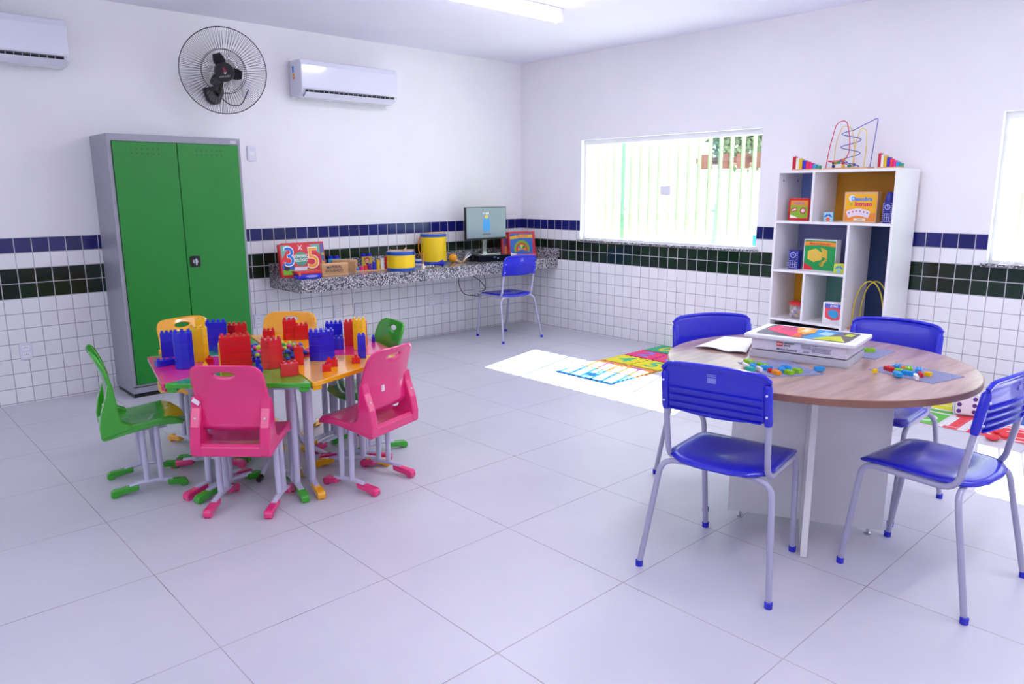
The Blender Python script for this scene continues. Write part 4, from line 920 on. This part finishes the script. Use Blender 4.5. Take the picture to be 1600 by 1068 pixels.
# ================================================================ FLOOR MATS
TS = .29
FM = {'blue':'#3aa0e8','orange':'#f4a050','yellow':'#eede28','pink':'#f03c80','green':'#38c088'}
def foam_tile(x, y, colr, dig, dcol, edge, label):
    t = thing('foam_mat_tile', label, 'foam mat tile', (x, y, .0005), 0, 'interlocking foam mat tiles')
    h = .011; n = 5; p = TS/2; pts = []
    def edge_pts(a, b, nrm, on_):
        out = []
        a = Vector(a); b = Vector(b); nrm = Vector(nrm)
        for i in range(n*2+1):
            s = i/(n*2+1); s2 = (i+1)/(n*2+1)
            off = nrm*(-.012 if (i % 2 == 1) else -.0012)
            out += [tuple(a.lerp(b, s+.002)+off), tuple(a.lerp(b, s2-.002)+off)]
        return out
    q = p - .0
    pts += edge_pts((-q,-q),(q,-q),(0,-1),1); pts += edge_pts((q,-q),(q,q),(1,0),1); pts += edge_pts((q,q),(-q,q),(0,1),1); pts += edge_pts((-q,q),(-q,-q),(-1,0),1)
    # teeth are cut inward; neighbouring tiles meet along the grid line
    MB().prism([(Vector(p_) * .999).to_tuple() for p_ in pts], 0, h).build('sheet', C_(FM[colr], .7), t)
    text(dig, 'digit', C_(FM.get(dcol, dcol), .7), t, (0,0,h+.0003), .25, depth=.0008, rotx=0, rotz=-90, bold=.004, sx=1.0)
xs = [-1.46+TS*(i+.5) for i in range(5)]; ys = [-2.075, -2.365]
spec = [('blue','8','#2468c0'),('orange','6','#b060d8'),('yellow','4','green'),('pink','2','#7890f0'),('green','0','yellow')]
spec2 = [('blue','9','#2468c0'),('orange','7','#b060d8'),('yellow','5','green'),('pink','3','#7890f0'),('green','1','yellow')]
rowd = ['in full sun','beside yellow row','middle row','second from wall','against the wall']
for i in range(5):
    for j, s_ in ((0, spec[i]), (1, spec2[i])):
        foam_tile(xs[i], ys[j], s_[0], s_[1], s_[2], None, f'{s_[0]} foam mat tile with a digit {s_[1]}, {("left","right")[j]} one of its row, {rowd[i]}')
# board game rug
RX0, RX1, RY0, RY1 = -.80, -.03, -5.40, -4.29
t = thing('game_rug', 'printed board-game rug in green, red, yellow and blue under the foam dice', 'rug', (RX0, RY1, 0.0005), 0)
MB().box(0, RX1-RX0, RY0-RY1, 0, 0, .005).build('rug_base', mat('rug_white', '#e6e2e8', .8), t)
def rp(x0, x1, y0, y1, c, nm='printed_square', k=0): MB().box(x0, x1, y1, y0, .005+.0003*k, .0058+.0003*k).build(nm, C_(c, .8), t)
rp(0, .77, 0, -.01, '#8a3850'); rp(0, .006, -.01, -1.11, '#a03858')
rp(.01,.30,-.015,-.25,'#64b84c'); rp(.42,.765,-.015,-.25,'#e4e020'); rp(.01,.32,-.42,-.98,'#e8404c'); rp(.44,.765,-.42,-.98,'#5068c0')
rp(.06,.32,-.31,-.37,'#e8404c'); rp(.33,.39,-.02,-.25,'#64b84c'); rp(.30,.46,-.28,-.39,'#e8404c', k=1); rp(.01,.05,-.29,-.37,'#e8404c'); rp(.40,.44,-.42,-.8,'#5068c0')
def ringp(cx, cy, r0, r1, ry=1.0): b = MB(); b.prism([(cx+x, cy+y*ry) for x, y in arc(r0, r1, 0, 359.9, 0, 0, 28)], .0062, .0068); b.build('printed_ring', C_('#f0ecf0', .8), t)
ringp(.15,-.13,.075,.088); ringp(.16,-.66,.125,.14,1.4); ringp(.16,-.66,.06,.07,1.2); ringp(.6,-.13,.08,.092)
gl = MB()
for k in range(14): gl.box(.01+k*.055, .0115+k*.055, -.41, -.26, .0058, .0061)
for k in range(4): gl.box(.01, .76, -.26-k*.05, -.2585-k*.05, .0058, .0061)
gl.build('grid_lines', C_('#a8a4b8', .8), t)
# foam dice
dx = at(1513, 653, .006); t = thing('foam_dice', 'large white foam dice with purple pips on the board-game rug', 'dice', (dx.x+.09, dx.y+.045, .0066), R(199-270))
s = .148; MB().box(-s/2, s/2, -s/2, s/2, 0, s).build('cube', mat('dice_white', '#ece8f2', .6), t, bevel=.022, seg=4)
PUR = C_('#5c2c84', .6)
for x in (-.042,.042):
    for z in (.035,.0775,.12): MB().slab(circ(x, z, .0135, 16), -s/2-.001, -s/2+.002).build('pip', PUR, t)
b = MB(); op_ = rrect(-.066,.066,.010,.145,.02); b.tube([(x,-s/2-.0003,z) for x, z in op_], .0012, 5, closed=True); b.build('stitched_outline', C_('#40404c', .6), t)
for y, z in ((-.03,.04),(.03,.11)): b = MB(); b.side([(y+.0135*math.cos(a*PI/8), z+.0135*math.sin(a*PI/8)) for a in range(16)], -s/2-.001, -s/2+.002); b.build('pip', PUR, t)
# red counters on the rug
for i, (px, py) in enumerate(((1551,680),(1563,671),(1572,677))):
    c = at(px, py, .03); o = MB().lathe([(.001,0),(.032,.003),(.036,.012),(.032,.020),(.001,.022)], n=24).build('foam_counter', C_('#e83440', .6), None, smooth=True)
    o.location = (c.x, c.y, .0072); tag(o, 'round red foam counter on the rug, ' + ('nearest the camera', 'farthest from the camera', 'rightmost of the three')[i], 'game counter', 'red counters on the rug')

# ================================================================ KIDS TABLE
KZ = .600; KC = Vector((-4.029, -2.356, 0)); KR_ = .672; KA = math.atan2(-2.562+2.356, -4.669+4.029); RI = .20
def foot_cap(b, p, d, L, w=.018):        # rounded shoe from p along d
    d = Vector((d[0], d[1], 0)).normalized(); n_ = Vector((-d.y, d.x, 0)); w *= 1.12
    prof = [(.001,.012),(.003,.030),(.014,.040),(L,.050),(L,.022),(.038,.010),(.034,0),(.008,0)]
    k = len(prof); vs = [tuple(p + d*a + n_*sd_*w*(1 if 0 < i < 3 or i == 3 else .92) + Vector((0,0,z))) for sd_ in (-1,1) for i, (a, z) in enumerate(prof)]
    b._add(vs, [tuple(range(k)), tuple(range(k, 2*k))[::-1]] + [((i+1)%k, i, i+k, (i+1)%k+k) for i in range(k)])
def desk(k, m, label):
    a0 = KA + k*PI/3; a1_ = a0 + PI/3
    Va = Vector((math.cos(a0), math.sin(a0), 0)); Vb = Vector((math.cos(a1_), math.sin(a1_), 0)); mid = (Va+Vb)/2; nin = -mid.normalized(); tt = (Vb-Va).normalized()
    ctr = KC + mid*.6*KR_
    t = thing('trapezoid_desk', label, 'desk', ctr, 0, 'coloured trapezoid desks forming a hexagon')
    g = .0025
    o4 = [KC+Va*KR_+tt*g*1.2, KC+Vb*KR_-tt*g*1.2, KC+Vb*RI-tt*g*1.2, KC+Va*RI+tt*g*1.2]
    P4 = [p-ctr for p in o4]
    # round the two outer corners
    poly = []
    for i, p in enumerate(P4):
        if i < 2:
            a = (P4[i-1]-p).normalized(); b_ = (P4[(i+1)%4]-p).normalized(); rr_ = .02
            for j in range(4): q = j/3; poly.append(((p+a*rr_)*(1-q)**2 + p*2*q*(1-q) + (p+b_*rr_)*q*q).to_2d().to_tuple())
        else: poly.append(p.to_2d().to_tuple())
    b = MB().prism(poly, KZ-.022, KZ)
    for s, p in ((1, P4[0]), (-1, P4[1])):
        q = [p+nin*.012+tt*s*.012, p+tt*s*.06+nin*.002, p+tt*s*.05+nin*.03, p+nin*.07+tt*s*.05]
        b.prism([x.to_2d().to_tuple() for x in q], KZ-.042, KZ-.022)
    b.build('desktop', m, t, bevel=.005, seg=3)
    # underside tray
    q = [P4[0]*.80+nin*.03, P4[1]*.80+nin*.03, P4[2]*.8, P4[3]*.8]; MB().prism([x.to_2d().to_tuple() for x in q], KZ-.05, KZ-.0225).build('under_frame', LEGW, t)
    for s, p in ((1, P4[0]), (-1, P4[1])):
        rad = -(Va if s == 1 else Vb); side_ = Vector((-rad.y, rad.x, 0)); side_ = side_ if side_.dot(tt*s) > 0 else -side_
        e0 = p + rad*.085 + side_*.036; e0.z = 0; L = .40; nin_ = rad
        lg = MB(); pts = [e0+rad*(L*q_) + Vector((0,0,.030+.022*math.sin(PI*q_))) for q_ in [.18+.64*i/8 for i in range(9)]]
        lg.tube(pts, .013, 8, sx=1.2)
        for dd in (.145, .205): lg.tube([e0+rad*dd+Vector((0,0,.045)), e0+rad*dd+Vector((0,0,KZ-.05))], .0165, 12)
        lo = lg.build('leg', LEGW, t, smooth=True)
        b = MB(); foot_cap(b, e0, rad, .125); b.build('foot_cap', m, lo, smooth=True, bevel=.006, seg=3)
        b = MB(); foot_cap(b, e0+rad*L, -rad, .10); b.build('foot_cap', m, lo, smooth=True, bevel=.006, seg=3)
    return t
for k, m, lb in ((0, GRN, 'green trapezoid desk at the front of the children\'s hexagon table'), (1, YEL, 'yellow trapezoid desk at the front right of the hexagon table'), (2, PINK, 'pink trapezoid desk at the back right of the hexagon table'),
                 (3, YEL, 'yellow trapezoid desk at the back of the hexagon table'), (4, GRN, 'green trapezoid desk at the back left of the hexagon table, near the cabinet'), (5, PINK, 'pink trapezoid desk at the left of the hexagon table')):
    desk(k, m, lb)
t = thing('bead_tray', 'round tray full of coloured balls in the middle of the hexagon table', 'tray', KC)
hexp = [((RI-.012)*math.cos(KA+k*PI/3), (RI-.012)*math.sin(KA+k*PI/3)) for k in range(6)]
MB().prism(hexp, KZ-.03, KZ-.012).build('tray_floor', LEGW, t)
MB().prism([(x*1.0, y*1.0) for x, y in hexp], KZ-.0118, KZ-.002).build('tray_lining', C_('#d8384c'), t)
for k in range(3):
    a = KA + R(20) + k*2*PI/3; ca, sa = math.cos(a), math.sin(a)
    l = MB().tube(fillet([(.07*ca,.07*sa,KZ-.03),(.09*ca,.09*sa,.12),(.24*ca,.24*sa,.02)], .08, 6), .012, 10).build('leg', LEGW, t, smooth=True)
    MB().tube([(.235*ca,.235*sa,.023),(.27*ca,.27*sa,.014)], .014, 10).build('rubber_foot', BLACK, l, smooth=True)
BC = [('blue','#2860c8'),('pink','#f0409c'),('red','#d01c34'),('lime','#b8d020'),('green','#20902c'),('royal','#3040c0')]
q = random.Random(11); balls = []; proto = {}
tries = 0
while len(balls) < 130 and tries < 9000:
    tries += 1; a = q.uniform(0, 2*PI); rr_ = .165*math.sqrt(q.random()); r0 = q.choice((.0115,.013,.0145))
    x, y = rr_*math.cos(a), rr_*math.sin(a)
    z = KZ-.002 + r0
    for (bx_, by_, bz_, br) in balls:
        dxy = math.hypot(x-bx_, y-by_)
        if dxy < (r0+br)*.98: z = max(z, bz_ + math.sqrt(max(0, (r0+br)**2 - dxy**2)))
    if z > KZ + .055*(1-(rr_/.20)**2) + .012: continue
    balls.append((x, y, z, r0))
names = {'royal':'dark blue'}
for i, (x, y, z, r0) in enumerate(balls):
    nm, cc = BC[q.randrange(6)]
    if nm not in proto:
        o = MB().ball((0,0,0), .013, 12).build('small_ball', C_(cc, .4), None, smooth=True); proto[nm] = o
    else: o = proto[nm].copy(); COL.objects.link(o)
    o.location = KC + Vector((x, y, z)); o.scale = (r0/.013,)*3
    ang = math.degrees(math.atan2(*reversed((Vector((x, y)).dot(Vector((RT.x, RT.y))), Vector((x, y)).dot(Vector((-RT.y, RT.x))))))) % 360
    zone = ('right','back right','back','back left','left','front left','front','front right')[int((ang+22.5)//45) % 8] if math.hypot(x, y) > .05 else 'middle'
    tag(o, f'small {names.get(nm, nm)} ball, {"low" if z < KZ+.016 else "upper" if z < KZ+.035 else "topmost"} in the pile, {zone} of the hexagon tray', 'ball', f'{names.get(nm, nm)} balls {"low" if z < KZ+.016 else "upper" if z < KZ+.035 else "topmost"} at the {zone} of the tray')

# ---- big building blocks
def vcam(x, y): v = Vector((x-CAM.x, y-CAM.y)); return math.atan2(v.y, v.x) - PI/2
def block(x, y, w, d, h, c, label, style='box', yaw=0, studs=None, z=KZ, extra=0):
    t = thing('building_block', label, 'building block', (x, y, z+.0005), vcam(x, y) + R(yaw), 'big building blocks on the hexagon table')
    m = BRICKC[c]
    if style == 'box': poly = [(-w/2,-d/2),(w/2,-d/2),(w/2,d/2),(-w/2,d/2)]
    elif style == 'hex': poly = [(-w*.46,-d*.18),(-w*.15,-d/2),(w*.25,-d/2),(w/2,-d*.2),(w/2,d/2),(-w/2,d/2)]
    elif style == 'wedge': poly = [(-w/2,-d*.2),(-w*.1,-d/2),(w/2,-d*.1),(w/2,d/2),(-w/2,d/2)]
    elif style == 'tri': poly = [(-w/2,d/2),(w/2,d/2),(0,-d/2)]
    b = MB()
    if h > .10:
        n = max(2, round(h/.04)); 
        for k in range(n): b.prism(poly, h*k/n+.0003, h*(k+1)/n-.0003)
    else: b.prism(poly, 0, h)
    b.build('block', m, t, bevel=.0012)
    sn = studs or (max(1, round(w/.026)), max(1, round(d/.028)))
    s = MB(); pxs = w/sn[0]
    for i in range(sn[0]):
        for j in range(sn[1]):
            sx = -w/2+(i+.5)*pxs; sy = -d/2+(j+.5)*d/sn[1]
            if style != 'box' and sn[1] > 1 and j == 0 and (i == 0 or i == sn[0]-1): sy += d*.12
            s.lathe([(min(pxs,.026)*.30,h),(min(pxs,.026)*.28,h+.011)], (sx, sy, 0), 10)
    s.build('studs', m, t, smooth=True)
    return t
B = block
B(-4.477,-2.313,.088,.07,.178,'b','tall blue block tower with a angled front on the pink left desk','hex')
B(-4.442,-1.981+.0,.066,.06,.094+.03,'b','blue block tower just behind and left of the tall blue one',)
B(-4.531,-2.190,.088,.035,.029,'b','low blue block at the left edge of the pink desk',yaw=20)
B(-4.365,-2.212,.086,.06,.172,'y','tall yellow block tower beside the tall blue one','hex')
o = B(-4.345,-2.192,.045,.04,.028,'y','small yellow block on top of the tall yellow tower',z=KZ+.172+.012, studs=(1,1))
B(-4.184,-1.980,.106,.07,.152,'b','wide blue block tower at the back, between yellow and dark red ones')
B(-4.217,-2.075,.041,.03,.035,'b','small blue triangular block in front of the wide back blue tower','tri')
B(-4.062,-1.963,.103,.06,.119,'r','red block wall at the back beside the wide blue tower','wedge')
B(-4.295,-2.494,.142,.06,.161,'r','wide red block wall just above the front pink chair')
B(-4.352,-2.452,.020,.045,.124,'y','narrow yellow block against the left side of the wide red wall', yaw=0)
B(-4.352,-2.300,.038,.03,.029,'r','small red block between the yellow tower and the wide red wall',studs=(1,1))
B(-4.405,-2.385,.023,.03,.019,'y','tiny yellow block near the front of the yellow tower',studs=(1,1))
B(-4.167,-2.611,.097,.07,.142,'r','red block tower with a wedge front beside the coloured balls','wedge')
B(-3.872,-1.946,.067,.05,.060,'r','low red block at the back left of the tall red tower')
B(-3.767,-1.996,.074,.06,.113,'r','tall red block tower in front of the yellow back chair')
B(-3.715,-2.040,.076,.05,.084,'r','red block joined to the right of the tall red back tower')
B(-4.035,-2.629,.043,.035,.090,'r','narrow red block standing between the balls and the yellow desk',studs=(1,1))
B(-4.181,-2.817,.080,.03,.061,'r','flat red block standing on the front green desk', yaw=14, studs=(3,1))
B(-3.899,-2.613,.125,.08,.122,'b','big angled blue block on the yellow front desk','wedge',studs=(4,2))
B(-3.899,-2.613,.125,.08,.024,'b','thin blue layer with studs on top of the big angled blue block','wedge',studs=(5,2), z=KZ+.1235)
B(-4.009,-2.854,.041,.03,.033,'r','small red block nearest the front edge of the yellow desk',studs=(1,1))
B(-3.940,-2.782,.055,.03,.035,'r','small red block behind the nearest one on the yellow desk')
B(-3.818,-2.803,.041,.03,.031,'r','single red block at the right side of the yellow desk',studs=(1,1))
B(-3.790,-2.500,.041,.03,.029,'r','small red block behind the big angled blue one',studs=(1,1))
B(-3.731,-2.720,.042,.04,.120,'b','narrow tall blue block at the right of the yellow desk')
B(-3.600,-2.210,.097,.06,.102,'b','blue block tower at the back right, left of the yellow tower')
B(-3.720,-2.420,.100,.05,.061,'b','low blue block in front of the yellow right tower')
B(-3.623,-2.525,.072,.055,.164,'y','tall yellow block tower on the right of the table','hex')
B(-3.572,-2.400,.124,.05,.133,'r','red block wall behind the right yellow tower')
B(-4.157,-2.420,.046,.03,.023,'b','small blue block beside the balls, left of the wedge-fronted red tower')
B(-4.222,-2.572,.022,.025,.048,'b','thin blue block left of the wedge-fronted red tower',studs=(1,1))
B(-4.252,-2.662,.020,.025,.028,'b','tiny blue block in front of the thin blue one',studs=(1,1))
B(-3.462,-2.405,.020,.03,.030,'b','tiny blue block on the pink right desk',studs=(1,1))

# ================================================================ CHILD CHAIRS
def make_kid(color, m, label):
    t = thing('child_chair', label, 'chair', group=f'{color} child chairs')
    # seat shell: side profile swept across the width
    top = [(-.200,.330),(-.185,.345),(-.15,.348),(-.08,.345),(0,.350),(.08,.360),(.14,.364),(.185,.352),(.205,.330),(.210,.318)]
    bot = [(.195,.314),(.14,.322),(.05,.322),(-.05,.308),(-.12,.296),(-.185,.283),(-.200,.290)]
    prof = top + bot; us = [-1,-.96,-.85,-.6,-.3,0,.3,.6,.85,.96,1]; vs = []; n = len(prof)
    for u in us:
        wx = .185*u
        for i, (y, z) in enumerate(prof):
            if i < len(top): z = z - (.016*(1-abs(u)**2.5) if 1 < i < 8 else 0) - (.010 if abs(u) == 1 else 0)
            yy = y - (.03*abs(u)**4 if y > .12 else 0); xx = wx*(1 - (.06 if y > .17 else 0))
            vs.append((xx, yy, z))
    fs = [(a*n+i, a*n+(i+1)%n, (a+1)*n+(i+1)%n, (a+1)*n+i) for a in range(len(us)-1) for i in range(n)] + [tuple(range(n)), tuple(range((len(us)-1)*n, len(us)*n))]
    KM = Matrix.Translation((0,0,.012)) @ Matrix.Diagonal((.94,.93,1,1))
    b = MB(); b.M = KM; b._add(vs, fs).build('seat', m, t, smooth=True, bevel=.003)
    # backrest with handle hole: rings between the hole and the outline
    def yb_(z): 
        pts = [(.36,-.150),(.45,-.136),(.53,-.134),(.60,-.152),(.70,-.194),(.76,-.22)]
        for (z0,y0),(z1,y1_) in zip(pts, pts[1:]):
            if z <= z1: return y0 + (y1_-y0)*(z-z0)/(z1-z0)
        return pts[-1][1]
    N = 64; zc = .662
    outl = []
    base = rrect(-.172,.172,.388,.702,.055,8); base = [(x*(1.0 + .07*max(0,min(1,(.60-z)/.1))), z + (.030*(1-(x/.172)**2) if z < .45 else 0)) for x, z in base]
    def hit(a):
        d = Vector((math.cos(a), math.sin(a))); best = None
        for i in range(len(base)):
            p = Vector(base[i]) - Vector((0,zc)); r_ = Vector(base[(i+1)%len(base)]) - Vector((0,zc)) - p
            den = d.x*r_.y - d.y*r_.x
            if abs(den) < 1e-9: continue
            tt_ = (p.x*r_.y - p.y*r_.x)/den; uu = (p.x*d.y - p.y*d.x)/den
            if tt_ > 0 and -1e-6 <= uu <= 1+1e-6: best = tt_ if best is None else max(best, tt_)
        return (d.x*best, zc+d.y*best)
    K = 9; vs = []
    for k in range(K+1):
        for i in range(N):
            a = 2*PI*i/N; ox, oz = hit(a); hx, hz = .050*math.cos(a), zc+.0145*math.sin(a); f = k/K
            x = hx+(ox-hx)*f; z = hz+(oz-hz)*f
            y = yb_(z) - .022*(1-(x/.18)**2) + (.004 if k == K else 0)
            vs.append((x, y, z))
    fs = [(k*N+i, k*N+(i+1)%N, (k+1)*N+(i+1)%N, (k+1)*N+i) for k in range(K) for i in range(N)]
    b = MB(); b.M = KM; b._add(vs, fs).build('backrest', m, t, smooth=True, solid=.012, bevel=.0)
    for s in (-1, 1):
        pr = [(-.202,.292),(-.205,.345),(-.190,.42),(-.160,.50),(-.150,.55),(-.128,.54),(-.118,.47),(-.112,.41),(-.10,.365),(-.06,.348),(-.06,.325)]
        b = MB(); b.M = KM; o = b.side(pr, s*.190, s*.140).build('side_arm', m, t, bevel=.006, seg=3)
        sc_ = MB().slab(circ(s*.155,.47,.005,10), -.168,-.150).build('screw', C_('#e8d8e4'), o)
        e = s*.139; lg = MB()
        lg.tube([(e,-.155+.31*q_, .030+.026*math.sin(PI*q_)) for q_ in [.2+.62*i/8 for i in range(9)]], .0115, 8, sx=1.2)
        for y in (-.012,.052): lg.tube([(e,y,.05),(e*.97,y-.004,.328)], .0135, 12)
        lo = lg.build('leg', LEGW, t, smooth=True)
        b = MB(); foot_cap(b, Vector((e,-.178,0)), (0,1,0), .125, .017); b.build('foot_cap', m, lo, smooth=True, bevel=.006, seg=3)
        b = MB(); foot_cap(b, Vector((e,.172,0)), (0,-1,0), .095, .017); b.build('foot_cap', m, lo, smooth=True, bevel=.006, seg=3)
    MB().box(-.139,.139,-.02,.0,.290,.307).build('crossbar', LEGW, t)
    MB().box(-.125,.125,-.12,.10,.308,.320).build('under_plate', LEGW, t)
    return t
def place(ch, x, y, fx, fy): ch.location = (x, y, 0); ch.rotation_euler = (0,0,math.atan2(fy, fx)-PI/2)
pk = make_kid('pink', PINK, 'pink child chair in front of the hexagon table, its back to the camera')
place(pk, -4.377, -2.744, .707, .707)
s_ = MB(); s_.slab([(-.168,.545),(-.140,.525),(-.130,.540),(-.158,.562)], -.158,-.154).build('price_sticker', C_('#f0e4f0'), pk)
p2 = make_kid('pink', PINK, 'pink child chair at the front right of the hexagon table, turned to the left')
place(p2, -3.815, -2.875, -.29, .957)
MB().slab([(-.055,.50),(-.035,.50),(-.035,.53),(-.055,.53)], -.154,-.150).build('paper_sticker', C_('#f4e4f0'), p2)
gk = make_kid('green', GRN, 'green child chair seen from the side, left of the hexagon table')
place(gk, -4.644, -2.118, .98, -.2)
dup(gk, (-3.530, -2.415, 0), math.atan2(.16,-.987)-PI/2, 'green child chair behind the right end of the hexagon table', 'green child chairs')
yk = make_kid('yellow', YEL, 'yellow child chair behind the hexagon table, in front of the wall outlets')
place(yk, -3.762, -1.881, -.70, -.714)
dup(yk, (-4.164, -1.670, 0), math.atan2(-.985, .17)-PI/2, 'yellow child chair behind the hexagon table, in front of the green cabinet', 'yellow child chairs')
